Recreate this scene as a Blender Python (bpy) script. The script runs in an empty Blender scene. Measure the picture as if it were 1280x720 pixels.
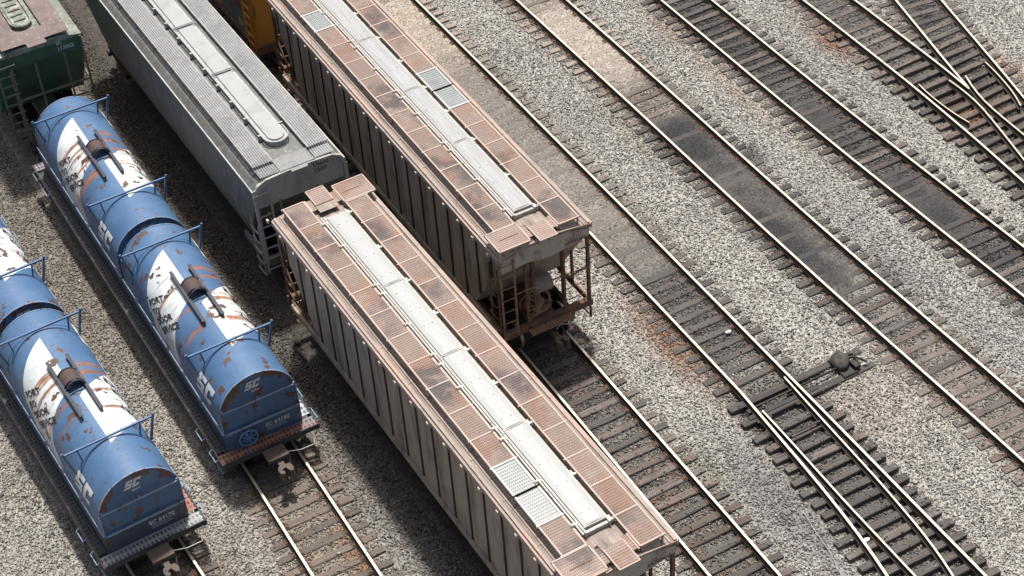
import bpy, math, random
import numpy as np
from mathutils import Vector, Matrix

random.seed(7)
RNG = np.random.default_rng(11)
SC = bpy.context.scene
COL = SC.collection
R = math.radians

# ------------------------------------------------------------------ materials
class NT:
    def __init__(s, name):
        m = bpy.data.materials.new(name); m.use_nodes = True
        s.m = m; s.t = m.node_tree; s.t.nodes.clear()
        s.out = s.t.nodes.new('ShaderNodeOutputMaterial')
        s.b = s.t.nodes.new('ShaderNodeBsdfPrincipled')
        s.t.links.new(s.b.outputs[0], s.out.inputs[0])
        s._obj = None
    def n(s, typ, **kw):
        nd = s.t.nodes.new(typ)
        for k, v in kw.items(): setattr(nd, k, v)
        return nd
    def l(s, a, b): s.t.links.new(a, b)
    def coord(s, scale=(1, 1, 1), rnd=False):
        if s._obj is None:
            s._obj = s.n('ShaderNodeTexCoord').outputs['Object']
        v = s._obj
        if rnd:
            oi = s.n('ShaderNodeObjectInfo')
            mu = s.n('ShaderNodeVectorMath', operation='SCALE'); mu.inputs[0].default_value = (37.1, 19.3, 53.7)
            s.l(oi.outputs['Random'], mu.inputs['Scale'])
            ad = s.n('ShaderNodeVectorMath', operation='ADD'); s.l(v, ad.inputs[0]); s.l(mu.outputs[0], ad.inputs[1]); v = ad.outputs[0]
        if tuple(scale) != (1, 1, 1):
            m = s.n('ShaderNodeVectorMath', operation='MULTIPLY'); m.inputs[1].default_value = scale
            s.l(v, m.inputs[0]); v = m.outputs[0]
        return v
    def noise(s, scale, detail=4, stretch=(1, 1, 1), rough=.6, dist=0, rnd=False, pos=False):
        if pos:
            nd = s.n('ShaderNodeTexNoise'); nd.inputs['Scale'].default_value = scale; nd.inputs['Detail'].default_value = detail
            g = s.n('ShaderNodeNewGeometry'); s.l(g.outputs['Position'], nd.inputs['Vector']); return nd.outputs['Fac']
        nd = s.n('ShaderNodeTexNoise'); nd.inputs['Scale'].default_value = scale
        nd.inputs['Detail'].default_value = detail; nd.inputs['Roughness'].default_value = rough
        nd.inputs['Distortion'].default_value = dist
        s.l(s.coord(stretch, rnd), nd.inputs['Vector']); return nd.outputs['Fac']
    def ramp(s, fac, lo, hi):
        nd = s.n('ShaderNodeMapRange'); nd.interpolation_type = 'SMOOTHSTEP'
        nd.inputs['From Min'].default_value = lo; nd.inputs['From Max'].default_value = hi
        s.l(fac, nd.inputs['Value']); return nd.outputs['Result']
    def mix(s, fac, a, b, mode='MIX'):
        nd = s.n('ShaderNodeMix'); nd.data_type = 'RGBA'; nd.blend_type = mode
        if isinstance(fac, (int, float)): nd.inputs['Factor'].default_value = fac
        else: s.l(fac, nd.inputs['Factor'])
        for i, c in ((6, a), (7, b)):
            if isinstance(c, (tuple, list)): nd.inputs[i].default_value = (*c[:3], 1)
            else: s.l(c, nd.inputs[i])
        return nd.outputs[2]
    def math(s, op, a, b=None, clamp=False):
        nd = s.n('ShaderNodeMath', operation=op); nd.use_clamp = clamp
        for i, c in ((0, a), (1, b)):
            if c is None: continue
            if isinstance(c, (int, float)): nd.inputs[i].default_value = c
            else: s.l(c, nd.inputs[i])
        return nd.outputs[0]
    def bump(s, h, strength=.3, dist=.02):
        nd = s.n('ShaderNodeBump'); nd.inputs['Strength'].default_value = strength; nd.inputs['Distance'].default_value = dist
        s.l(h, nd.inputs['Height']); s.l(nd.outputs[0], s.b.inputs['Normal'])
    def done(s, col, rough=.7, metal=0):
        if isinstance(col, (tuple, list)): s.b.inputs['Base Color'].default_value = (*col, 1)
        else: s.l(col, s.b.inputs['Base Color'])
        if isinstance(rough, (int, float)): s.b.inputs['Roughness'].default_value = rough
        else: s.l(rough, s.b.inputs['Roughness'])
        s.b.inputs['Metallic'].default_value = metal
        return s.m

def painted(name, base, layers, rough=.6, metal=0, bumpy=.15, rnd=False, fine=.12):
    """layers: (color, noise scale, lo, hi, stretch, max amount)"""
    t = NT(name); c = base
    for col, sc, lo, hi, st, amt in layers:
        f = t.ramp(t.noise(sc, 6, st, rnd=rnd), lo, hi)
        f = t.math('MULTIPLY', f, amt)
        c = t.mix(f, c, col)
    sp = t.noise(38, 3, rnd=rnd)
    sp2 = t.ramp(sp, .3, .7)
    k = t.math('ADD', t.math('MULTIPLY', sp2, fine * 2), 1 - fine)
    cc = t.n('ShaderNodeVectorMath', operation='SCALE')
    if isinstance(c, (tuple, list)): cc.inputs[0].default_value = c
    else: t.l(c, cc.inputs[0])
    t.l(k, cc.inputs['Scale'])
    if bumpy: t.bump(t.noise(14, 5, rnd=rnd), bumpy, .01)
    return t.done(cc.outputs[0], rough, metal)

def grating(name, base, layers, pitch=24.0, holes=.42, diamond=True, rnd=False, stripes=False):
    """expanded-metal sheet: procedural openings through which the roof below shows"""
    t = NT(name); c = base
    for col, sc, lo, hi, st, amt in layers:
        f = t.math('MULTIPLY', t.ramp(t.noise(sc, 5, st, pos=True), lo, hi), amt); c = t.mix(f, c, col)
    oi = t.n('ShaderNodeObjectInfo'); hv = t.n('ShaderNodeHueSaturation'); hv.inputs['Value'].default_value = 1
    t.l(t.math('ADD', t.math('MULTIPLY', oi.outputs['Random'], .14), .93), hv.inputs['Value']); t.l(c, hv.inputs['Color']) if not isinstance(c, tuple) else None; c = hv.outputs[0]
    sx = t.n('ShaderNodeSeparateXYZ'); t.l(t.coord(), sx.inputs[0])
    if stripes:
        u = t.math('ABSOLUTE', t.math('SINE', t.math('MULTIPLY', sx.outputs[0], pitch * math.pi)))
        a = t.ramp(u, .25, .6); al = t.math('SUBTRACT', 1.0, t.math('MULTIPLY', t.math('SUBTRACT', 1.0, a), holes))
    else:
        p = t.math('SINE', t.math('MULTIPLY', t.math('ADD', sx.outputs[0], t.math('MULTIPLY', sx.outputs[1], .6)), pitch * math.pi))
        q = t.math('SINE', t.math('MULTIPLY', t.math('SUBTRACT', sx.outputs[0], t.math('MULTIPLY', sx.outputs[1], .6)), pitch * math.pi))
        pq = t.math('MULTIPLY', p, q)
        hole = t.ramp(pq, .02, .30)
        al = t.math('SUBTRACT', 1.0, t.math('MULTIPLY', hole, holes))
    tr = t.n('ShaderNodeBsdfTransparent'); mx = t.n('ShaderNodeMixShader')
    t.l(al, mx.inputs[0]); t.l(tr.outputs[0], mx.inputs[1]); t.l(t.b.outputs[0], mx.inputs[2]); t.l(mx.outputs[0], t.out.inputs[0])
    return t.done(c, .65)

RUST = (.16, .062, .03)
RUSTD = (.07, .034, .022)
SOOT = (.035, .036, .045)
M = {}
# covered hoppers, rusty
M['side'] = painted('weathered brown side paint', (.35, .295, .235), [((.14, .11, .085), 2.2, .44, .70, (1, 1, .25), .8), ((.40, .35, .28), 5, .52, .72, (1, 1, .4), .5), (RUST, 7, .64, .70, (1, 1, .5), .55)], .75)
M['slope'] = painted('dusty slope sheet', (.30, .25, .21), [(RUST, 3, .46, .62, (1, 1, .4), .8), (SOOT, 4, .55, .7, (1, 1, 1), .6)], .75)
M['endpanel'] = painted('faded grey end paint', (.46, .42, .35), [(RUST, 2.2, .52, .66, (1, 1, .5), .65), ((.55, .5, .43), 6, .5, .68, (1, 1, .6), .6), (RUSTD, 9, .64, .7, (1, 1, 1), .8)], .7)
M['roof'] = painted('dusty brown roof paint', (.27, .225, .19), [((.12, .09, .07), 1.8, .45, .68, (3, .35, 1), .75), ((.46, .34, .28), 2.6, .5, .7, (2, .4, 1), .7), (SOOT, 1.1, .60, .74, (1, 1, 1), .8)], .72)
M['chord'] = painted('pinkish rubbed roof edge', (.34, .28, .24), [((.46, .31, .25), 1.6, .45, .6, (1, .5, 1), .7), (SOOT, .9, .60, .75, (1, 1, 1), .75), ((.2, .15, .12), 6, .55, .68, (1, .5, 1), .7)], .68)
M['lug'] = painted('pale lug paint', (.55, .50, .43), [(RUST, 9, .6, .68, (1, 1, 1), .6)], .65)
GL = [((.27, .145, .095), 1.3, .46, .62, (1, 1, 1), .75), (SOOT, .62, .51, .66, (1, 1, 1), .72), ((.36, .26, .22), 3.5, .5, .7, (1, 1, 1), .5)]
M['grate'] = grating('rusted roof grating', (.255, .185, .15), GL, 21, .55)
M['grate_end'] = grating('rusted end grating', (.34, .25, .21), GL, 21, .55)
M['grate_white'] = grating('fresh galvanised grating', (.42, .44, .42), [((.36, .36, .34), 3, .5, .7, (1, 1, 1), .5)], 17, .55)
M['grate_zinc'] = grating('dull galvanised grating', (.27, .295, .29), [((.2, .21, .2), 3, .5, .7, (1, 1, 1), .5)], 17, .55)
M['frame'] = painted('rubbed pink frame bars', (.43, .35, .29), [((.50, .33, .26), 1.3, .45, .6, (1, 1, 1), .6), (SOOT, .8, .59, .7, (1, 1, 1), .75)], .6)
M['frame_white'] = painted('galvanised frame bars', (.50, .51, .48), [((.6, .58, .53), 4, .5, .7, (1, 1, 1), .5)], .5)
M['hatch'] = painted('white fibreglass hatch', (.40, .41, .395), [((.38, .385, .37), 1.6, .45, .7, (1, 1, 1), .6), ((.30, .31, .32), 3.3, .66, .76, (1, 1, 1), .8), ((.36, .33, .3), 22, .66, .72, (1, 1, 1), .6)], .5, fine=.04)
M['hatch_b'] = painted('streaked aluminium hatch', (.36, .365, .355), [((.30, .305, .30), 1.4, .45, .62, (9, .5, 1), .8), ((.47, .475, .46), 2, .5, .66, (12, .4, 1), .6), ((.28, .27, .26), 14, .66, .74, (1, 1, 1), .6)], .45, fine=.04)
M['rim'] = painted('dull metal rim', (.46, .44, .40), [((.2, .18, .15), 8, .5, .68, (1, 1, 1), .7)], .5)
M['pipe'] = painted('galvanised rod', (.55, .53, .48), [((.25, .2, .16), 6, .55, .7, (1, 1, 1), .7)], .45)
M['rusty'] = painted('dark rusted steel', (.16, .085, .058), [((.28, .14, .08), 5, .48, .65, (1, 1, 1), .8), ((.035, .025, .02), 8, .55, .7, (1, 1, 1), .8)], .85)
M['rusty_lt'] = painted('light brown rust', (.32, .20, .125), [((.16, .08, .05), 7, .5, .65, (1, 1, 1), .8), ((.45, .32, .22), 12, .55, .7, (1, 1, 1), .7)], .85)
M['black'] = painted('grimy black steel', (.022, .02, .018), [((.06, .045, .035), 6, .5, .7, (1, 1, 1), .7)], .7)
M['wheel'] = painted('oily wheel steel', (.05, .035, .028), [((.11, .06, .04), 5, .5, .65, (1, 1, 1), .7)], .55)
M['tread'] = painted('polished tread', (.5, .47, .43), [((.3, .25, .2), 9, .5, .7, (1, 1, 1), .5)], .35, .8)
M['housing'] = painted('grimy iron housing', (.075, .065, .055), [((.03, .028, .026), 5, .45, .65, (1, 1, 1), .8)], .85)
M['g_plate'] = painted('dull tread plate', (.24, .24, .235), [((.15, .15, .145), 3, .45, .66, (1, 1, 1), .7)], .6, fine=.2)
M['dust'] = painted('dusty coupler casting', (.115, .092, .072), [((.07, .05, .04), 6, .5, .7, (1, 1, 1), .7)], .85)
# blue coil cars
BLUE = (.064, .140, .262)
def blue_layers():
    return [((.098, .180, .305), 1.2, .42, .66, (1, 1, 1), .6), ((.065, .11, .21), 4, .56, .74, (1, 1, 1), .45)]
def flake(t, c, lo=.665, hi=.675, sc=2.6, rnd=True):
    f = t.ramp(t.noise(sc, 7, (1, 1, 1), .62, rnd=rnd), lo, hi)
    core = t.mix(t.ramp(t.noise(11, 3, rnd=rnd), .4, .6), (.07, .045, .038), (.135, .068, .048))
    c = t.mix(f, c, core)
    f2 = t.ramp(t.noise(13, 4, (1, 1, 1), .55, rnd=rnd), .69, .70)
    return t.mix(f2, c, RUSTD)
def cover_paint():
    t = NT('blue and white cover paint')
    c = BLUE
    for col, sc, lo, hi, st, amt in blue_layers():
        c = t.mix(t.math('MULTIPLY', t.ramp(t.noise(sc, 5, st, rnd=True), lo, hi), amt), c, col)
    sx = t.n('ShaderNodeSeparateXYZ'); t.l(t.coord(), sx.inputs[0])
    X, Y, Z = sx.outputs
    ang = t.math('MULTIPLY', t.math('ARCTAN2', X, Z), 57.2958)
    a = t.math('ABSOLUTE', ang)
    # left white band
    def step(v, edge, w=.012): return t.ramp(t.math('SUBTRACT', v, edge), -w, w)
    l1 = step(t.math('MULTIPLY', ang, -1), 4.0, .6)
    l2 = step(Y, t.math('SUBTRACT', 3.85, t.math('MULTIPLY', a, .0095)))
    l3 = t.math('SUBTRACT', 1.0, step(Y, t.math('SUBTRACT', 6.15, t.math('MULTIPLY', a, .0125))))
    wl = t.math('MULTIPLY', t.math('MULTIPLY', l1, l2), l3)
    r1 = step(ang, -1.0, .6)
    r2 = step(Y, t.math('ADD', 1.3, t.math('MULTIPLY', a, .0125)))
    r3 = t.math('SUBTRACT', 1.0, step(Y, t.math('ADD', 3.4, t.math('MULTIPLY', a, .0145))))
    wr = t.math('MULTIPLY', t.math('MULTIPLY', r1, r2), r3)
    w = t.math('MAXIMUM', wl, wr)
    white = t.mix(t.ramp(t.noise(3, 5, rnd=True), .45, .75), (.66, .70, .69), (.54, .55, .50))
    c = t.mix(w, c, white)
    # run-off rust from the lifting bracket: bands running round the cover, fading downward
    band = t.math('ADD', t.noise(1.0, 6, (.3, 5.2, .3), .6, rnd=True), t.math('MULTIPLY', t.math('SUBTRACT', t.noise(3.5, 5, rnd=True), .5), .22))
    near = t.math('MULTIPLY', t.ramp(Y, 2.2, 2.5), t.math('SUBTRACT', 1.0, t.ramp(Y, 4.9, 5.2)))
    side = t.ramp(a, 12, 22)
    fade = t.math('SUBTRACT', 1.0, t.math('MULTIPLY', t.ramp(a, 30, 95), .45))
    rb = t.math('MULTIPLY', t.math('MULTIPLY', t.ramp(band, .50, .62), near), t.math('MULTIPLY', side, fade))
    rustc = t.mix(t.ramp(t.noise(2.0, 4, (1, 5, 1), rnd=True), .4, .6), (.36, .13, .04), (.17, .095, .06))
    c = t.mix(t.math('MULTIPLY', rb, .95), c, rustc)
    c = flake(t, c, .605, .612, 2.1)
    t.bump(t.noise(1.7, 3, rnd=True), .45, .05)
    return t.done(c, .5)
M['cover'] = cover_paint()
def blue_plain(name, rustlo=.6, dirt=0.0, rim=False):
    t = NT(name); c = BLUE
    for col, sc, lo, hi, st, amt in blue_layers():
        c = t.mix(t.math('MULTIPLY', t.ramp(t.noise(sc, 5, st, rnd=True), lo, hi), amt), c, col)
    if dirt: c = t.mix(dirt, c, (.05, .05, .055))
    c = flake(t, c, rustlo, rustlo + .008, 1.9)
    if rim:      # rust creeping in from the arched edge and run down below it
        sx = t.n('ShaderNodeSeparateXYZ'); t.l(t.coord(), sx.inputs[0])
        rad = t.math('SQRT', t.math('ADD', t.math('MULTIPLY', sx.outputs[0], sx.outputs[0]), t.math('MULTIPLY', sx.outputs[2], sx.outputs[2])))
        k = t.math('MULTIPLY', t.ramp(rad, .72, 1.10), t.ramp(sx.outputs[2], -.1, .3))
        e = t.math('ADD', t.noise(3.2, 6, (1, 1, .55), rnd=True), t.math('MULTIPLY', k, .16))
        c = t.mix(t.math('MULTIPLY', t.ramp(e, .60, .625), .92), c, t.mix(t.ramp(t.noise(12, 3), .4, .6), (.085, .045, .036), (.19, .08, .045)))
        st = t.math('MULTIPLY', t.ramp(t.noise(4.5, 4, (1, 1, .12), rnd=True), .56, .68), .45)
        c = t.mix(st, c, (.06, .06, .075))
    return t.done(c, .5)
M['blue_end'] = blue_plain('blue end sheet paint', .60, rim=True)
M['blue_plate'] = blue_plain('blue end plate paint', .62, .25)
M['wheel_blue'] = painted('brake wheel blue', (.13, .24, .46), [(RUST, 9, .6, .66, (1, 1, 1), .7)], .5)
M['blue'] = blue_plain('blue rod paint', .66)
M['blue_dirty'] = blue_plain('grimy blue frame paint', .6, .75)
M['blue_lt'] = painted('chalky light blue edge', (.28, .37, .52), [(RUST, 8, .56, .62, (1, 1, 1), .9), (BLUE, 5, .5, .7, (1, 1, 1), .5)], .55)
M['walk'] = grating('dark walkway grating', (.065, .068, .07), [((.10, .055, .04), 1.1, .55, .65, (1, .5, 1), .7)], 11, .6)
M['walk_rust'] = grating('rusty walkway grating', (.30, .13, .10), [((.2, .08, .05), 2, .5, .6, (1, 1, 1), .6)], 9, .75)
M['walk_pale'] = grating('pale walkway grating', (.42, .45, .50), [((.2, .24, .32), 2, .5, .6, (1, 1, 1), .6)], 9, .75)
M['plat_grey'] = grating('grey end platform grating', (.33, .34, .34), [((.2, .17, .15), 2, .5, .65, (1, 1, 1), .6)], 9, .75)
M['plat_rust'] = grating('rusting end platform grating', (.20, .19, .20), [((.36, .15, .09), 1.6, .47, .56, (1, 1, 1), .9)], 9, .75)
M['fascia'] = painted('dirty dark side sill', (.045, .047, .048), [((.085, .055, .045), 1.5, .52, .66, (1, .4, 1), .8)], .8)
M['bracket'] = painted('dark bracket steel', (.022, .032, .05), [(RUST, 7, .56, .64, (1, 1, 1), .8)], .55)
M['saddle'] = painted('rusted saddle pad', (.085, .055, .048), [((.06, .035, .03), 6, .5, .65, (3, 1, 1), .7)], .8)
M['white'] = painted('white lettering', (.68, .70, .70), [], .6, bumpy=0)
M['white_worn'] = painted('worn white lettering', (.70, .71, .72), [((.2, .24, .33), 15, .45, .65, (1, 1, 1), .6)], .6, bumpy=0)
M['ink'] = painted('black lettering', (.03, .03, .033), [((.3, .3, .3), 30, .66, .72, (1, 1, 1), .7)], .6, bumpy=0)
M['ink_worn'] = painted('faded black lettering', (.085, .08, .07), [], .7, bumpy=0)
# grey hopper
M['g_side'] = painted('grimy light grey side', (.165, .163, .148), [((.12, .12, .11), 2, .42, .66, (1, 1, .3), .75), ((.33, .33, .31), 6, .5, .7, (1, 1, .3), .5)], .65)
M['g_end'] = painted('light grey end paint', (.46, .46, .42), [((.30, .30, .28), 2.4, .45, .66, (1, 1, .3), .7), ((.22, .2, .17), 9, .64, .7, (1, 1, .6), .6)], .6)
M['g_roof'] = painted('sooty grey roof', (.16, .16, .15), [((.12, .12, .115), 1.4, .45, .66, (1, .6, 1), .7), ((.36, .36, .34), 8, .52, .7, (1, .6, 1), .6)], .7)
M['g_board'] = grating('galvanised ribbed board', (.27, .27, .265), [((.18, .18, .175), .8, .45, .66, (1, 1, 1), .6), ((.38, .38, .37), 5, .5, .7, (1, .4, 1), .5)], 14, .75, stripes=True)
M['g_hatch'] = painted('pale grey hatch lid', (.36, .365, .355), [((.26, .265, .255), 1.4, .45, .66, (1, 1, 1), .6), ((.3, .3, .28), 22, .66, .72, (1, 1, 1), .6)], .55, fine=.06)
M['g_rail'] = painted('grey rod', (.40, .40, .38), [((.2, .19, .17), 7, .5, .7, (1, 1, 1), .7)], .5)
# green hopper
M['gr_end'] = painted('dark green paint', (.045, .12, .07), [((.06, .065, .045), 1.5, .45, .62, (1, 1, .5), .7), ((.03, .16, .08), 2.6, .52, .68, (1, 1, .6), .5)], .65)
M['gr_rod'] = painted('grimy green rod', (.17, .185, .13), [(RUSTD, 6, .5, .66, (1, 1, 1), .7)], .7)
M['gr_roof'] = painted('lichen pale green roof', (.19, .205, .17), [((.36, .39, .34), 2.5, .45, .62, (1, 1, 1), .8), ((.13, .10, .09), 3, .52, .66, (1, 1, 1), .7)], .8)
M['gr_board'] = painted('mauve brown board', (.19, .145, .135), [((.13, .095, .085), 2, .45, .65, (1, 1, 1), .7), ((.36, .31, .28), 7, .55, .7, (1, 1, 1), .5)], .8)
# boxcar
def graffiti():
    t = NT('sprayed boxcar side')
    sx = t.n('ShaderNodeSeparateXYZ'); t.l(t.coord(), sx.inputs[0]); Y = sx.outputs[1]
    c = (.55, .26, .035)
    n1 = t.noise(.9, 3, (1, 1, 1)); 
    g = t.mix(t.ramp(n1, .44, .48), (.16, .03, .035), (.03, .13, .16))
    g = t.mix(t.ramp(t.noise(1.7, 3), .56, .59), g, (.42, .34, .05))
    edge = t.math('ADD', Y, t.math('MULTIPLY', t.noise(3, 3), .5))
    c = t.mix(t.ramp(edge, -6.2, -6.05), c, g)
    c = t.mix(t.math('MULTIPLY', t.ramp(t.noise(4, 6, (1, 1, .3)), .5, .65), .75), c, (.12, .06, .03))
    return t.done(c, .6)
M['graf'] = graffiti()
M['yellow'] = painted('rusting yellow paint', (.55, .27, .035), [((.28, .10, .03), 3, .48, .62, (1, 1, .5), .8)], .6)
# track
M['head'] = painted('polished rail head', (.66, .625, .49), [((.55, .5, .4), 3, .5, .75, (6, .3, 1), .4)], .42, .35, 0, fine=.03)
M['head_dull'] = painted('duller rail head', (.60, .56, .43), [((.3, .22, .13), 5, .45, .7, (6, .3, 1), .7)], .5, .2, 0, fine=.03)
M['railside'] = painted('rusty rail web', (.062, .045, .034), [((.12, .07, .045), 4, .5, .7, (1, .3, 1), .7)], .85)
def tiewood(name, a, b, dark):
    t = NT(name)
    oi = t.n('ShaderNodeObjectInfo')
    base = t.mix(t.ramp(oi.outputs['Random'], .1, .9), a, b)
    base = t.mix(t.math('MULTIPLY', t.ramp(t.noise(3, 5, (.35, 9, 9), rnd=True), .45, .62), .8), base, dark)
    base = t.mix(t.math('MULTIPLY', t.ramp(t.noise(2.2, 3, rnd=True), .5, .7), .6), base, (.12, .085, .062))
    oi2 = t.n('ShaderNodeObjectInfo'); base = t.mix(t.math('MULTIPLY', oi2.outputs['Alpha'], t.math('ADD', t.math('MULTIPLY', t.noise(2.5, 4, rnd=True), .5), .55), True), base, oi2.outputs['Color'])
    t.bump(t.noise(6, 4, (.3, 9, 9), rnd=True), .5, .02)
    return t.done(base, .9)
M['tie'] = tiewood('weathered tie timber', (.165, .135, .118), (.23, .20, .18), (.085, .068, .058))
M['tie_dark'] = tiewood('oil stained tie timber', (.085, .078, .073), (.14, .13, .122), (.042, .038, .035))
M['plate'] = painted('rusty tie plate', (.10, .055, .036), [((.05, .03, .02), 9, .5, .65, (1, 1, 1), .7)], .8)

# ------------------------------------------------------------------ mesh helper
class MB:
    def __init__(s): s.v = []; s.f = []; s.m = []; s.s = []
    def add(s, vs, fs, mat=0, smooth=False):
        o = len(s.v); s.v += [tuple(p) for p in vs]
        for f in fs: s.f.append([o + i for i in f]); s.m.append(mat); s.s.append(smooth)
        return s
    def box(s, x0, x1, y0, y1, z0, z1, mat=0, mt=None):
        vs = [(x, y, z) for z in (z0, z1) for y in (y0, y1) for x in (x0, x1)]
        if mt is not None: vs = [tuple(mt @ Vector(p)) for p in vs]
        return s.add(vs, [(0, 2, 3, 1), (4, 5, 7, 6), (0, 1, 5, 4), (2, 6, 7, 3), (0, 4, 6, 2), (1, 3, 7, 5)], mat)
    def bbox(s, x0, x1, y0, y1, z0, z1, b=.01, mat=0):
        """box with chamfered top edges"""
        s.add([(x0, y0, z0), (x1, y0, z0), (x1, y1, z0), (x0, y1, z0), (x0, y0, z1 - b), (x1, y0, z1 - b), (x1, y1, z1 - b), (x0, y1, z1 - b),
               (x0 + b, y0 + b, z1), (x1 - b, y0 + b, z1), (x1 - b, y1 - b, z1), (x0 + b, y1 - b, z1)],
              [(3, 2, 1, 0), (0, 1, 5, 4), (1, 2, 6, 5), (2, 3, 7, 6), (3, 0, 4, 7), (4, 5, 9, 8), (5, 6, 10, 9), (6, 7, 11, 10), (7, 4, 8, 11), (8, 9, 10, 11)], mat)
        return s
    def bar(s, p, q, w, h=None, mat=0):
        """square bar between points"""
        h = h or w; p = Vector(p); q = Vector(q); d = (q - p).normalized()
        up = Vector((0, 0, 1)) if abs(d.z) < .95 else Vector((0, 1, 0))
        a = d.cross(up).normalized(); b = a.cross(d)
        vs = []
        for c in (p, q):
            for i, j in ((-1, -1), (1, -1), (1, 1), (-1, 1)): vs.append(c + a * (i * w / 2) + b * (j * h / 2))
        return s.add(vs, [(0, 1, 2, 3), (7, 6, 5, 4), (0, 4, 5, 1), (1, 5, 6, 2), (2, 6, 7, 3), (3, 7, 4, 0)], mat)
    def tube(s, pts, r, n=8, mat=0, cap=True):
        pts = [Vector(p) for p in pts]; rings = []
        prev = None
        for i, p in enumerate(pts):
            d = (pts[min(i + 1, len(pts) - 1)] - pts[max(i - 1, 0)]).normalized()
            if prev is None:
                up = Vector((0, 0, 1)) if abs(d.z) < .9 else Vector((1, 0, 0))
                a = d.cross(up).normalized()
            else:
                a = (prev - d * prev.dot(d)).normalized()
            prev = a; b = d.cross(a)
            rings.append([p + a * (math.cos(2 * math.pi * k / n) * r) + b * (math.sin(2 * math.pi * k / n) * r) for k in range(n)])
        vs = [v for rg in rings for v in rg]; fs = []
        for i in range(len(rings) - 1):
            for k in range(n): fs.append((i * n + k, i * n + (k + 1) % n, (i + 1) * n + (k + 1) % n, (i + 1) * n + k))
        s.add(vs, fs, mat, True)
        if cap:
            s.add(rings[0], [tuple(range(n))[::-1]], mat); s.add(rings[-1], [tuple(range(n))], mat)
        return s
    def cyl(s, p, q, r, n=20, mat=0): return s.tube([p, q], r, n, mat)
    def loft(s, secs, mat=0, cap=True, capmat=None, smooth=False):
        n = len(secs[0]); fs = []
        for i in range(len(secs) - 1):
            for k in range(n): fs.append((i * n + k, (i + 1) * n + k, (i + 1) * n + (k + 1) % n, i * n + (k + 1) % n))
        s.add([p for q in secs for p in q], fs, mat, smooth)
        if cap:
            cm = mat if capmat is None else capmat
            s.add(secs[0], [tuple(range(n))], cm); s.add(secs[-1], [tuple(range(n))[::-1]], cm)
        return s
    def build(s, name, mats, parent=None, loc=None, rot=None, bevel=0):
        me = bpy.data.meshes.new(name); me.from_pydata(s.v, [], s.f)
        if not isinstance(mats, (list, tuple)): mats = [mats]
        for m in mats: me.materials.append(m)
        me.polygons.foreach_set('material_index', s.m); me.polygons.foreach_set('use_smooth', s.s); me.update()
        o = bpy.data.objects.new(name, me); COL.objects.link(o)
        if parent: o.parent = parent
        if loc: o.location = loc
        if rot: o.rotation_euler = rot
        return o

def build_by(mb, name, mats, parent, axis=0, mid=0.0, loc=None):
    outs = []
    for sg in (-1, 1):
        q = MB(); mp = {}
        for f, m, sm in zip(mb.f, mb.m, mb.s):
            c = sum(mb.v[i][axis] for i in f) / len(f) - mid
            if (c >= 0) != (sg > 0): continue
            nf = []
            for i in f:
                if i not in mp: mp[i] = len(q.v); q.v.append(mb.v[i])
                nf.append(mp[i])
            q.f.append(nf); q.m.append(m); q.s.append(sm)
        if q.f: outs.append(q.build(name, mats, parent, loc=loc))
    return outs

def empty(name, loc, rz=0, label=None, cat=None, group=None):
    o = bpy.data.objects.new(name, None); COL.objects.link(o); o.location = loc; o.rotation_euler = (0, 0, rz)
    o.empty_display_size = .3
    if label: o['label'] = label
    if cat: o['category'] = cat
    if group: o['group'] = group
    return o
def link_copy(o, parent, loc=None, rot=None):
    c = o.copy(); COL.objects.link(c); c.parent = parent
    if loc is not None: c.location = loc
    if rot is not None: c.rotation_euler = rot
    return c

def text_mesh(body, size, shear=0, offset=0, align='LEFT', spacing=1.0, sx=1.0):
    cu = bpy.data.curves.new('lettering', 'FONT'); cu.body = body; cu.size = size; cu.shear = shear; cu.offset = offset
    cu.align_x = align; cu.space_character = spacing; cu.resolution_u = 3
    ob = bpy.data.objects.new('lettering', cu); COL.objects.link(ob)
    dg = bpy.context.evaluated_depsgraph_get(); dg.update()
    me = bpy.data.meshes.new_from_object(ob.evaluated_get(dg))
    bpy.data.objects.remove(ob); bpy.data.curves.remove(cu)
    vs = [(v.co.x * sx, v.co.y) for v in me.vertices]; fs = [tuple(p.vertices) for p in me.polygons]
    bpy.data.meshes.remove(me)
    return vs, fs
def lettering(body, size, fn, mat, parent, **kw):
    lines = body if isinstance(body, list) else [body]
    mb = MB()
    for i, b in enumerate(lines):
        vs, fs = text_mesh(b, size, **kw)
        mb.add([fn(x, y - i * size * 1.12) for x, y in vs], fs)
    return mb.build('lettering', mat, parent)

# ------------------------------------------------------------------ rail trucks, couplers
def block_sc(size, fn, mat, parent, nsub=4, shear=.35):
    S_ = [(0, 0, .72, .24), (.45, .24, .72, .38), (0, .38, .72, .62), (0, .62, .27, .76), (0, .76, .72, 1)]
    C_ = [(0, 0, .72, .24), (0, .24, .27, .76), (0, .76, .72, 1), (.45, .24, .72, .34), (.45, .66, .72, .76)]
    mb = MB()
    for ox, L in ((0, S_), (.84, C_)):
        for x0, y0, x1, y1 in L:
            vs = []; fs = []
            for i in range(nsub + 1):
                for j in range(nsub + 1):
                    x = ox + x0 + (x1 - x0) * i / nsub; y = y0 + (y1 - y0) * j / nsub
                    vs.append(fn((x + y * shear) * size, y * size))
            for i in range(nsub):
                for j in range(nsub):
                    a = i * (nsub + 1) + j; fs.append((a, a + nsub + 1, a + nsub + 2, a + 1))
            mb.add(vs, fs)
    return mb.build('lettering', mat, parent)

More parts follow.
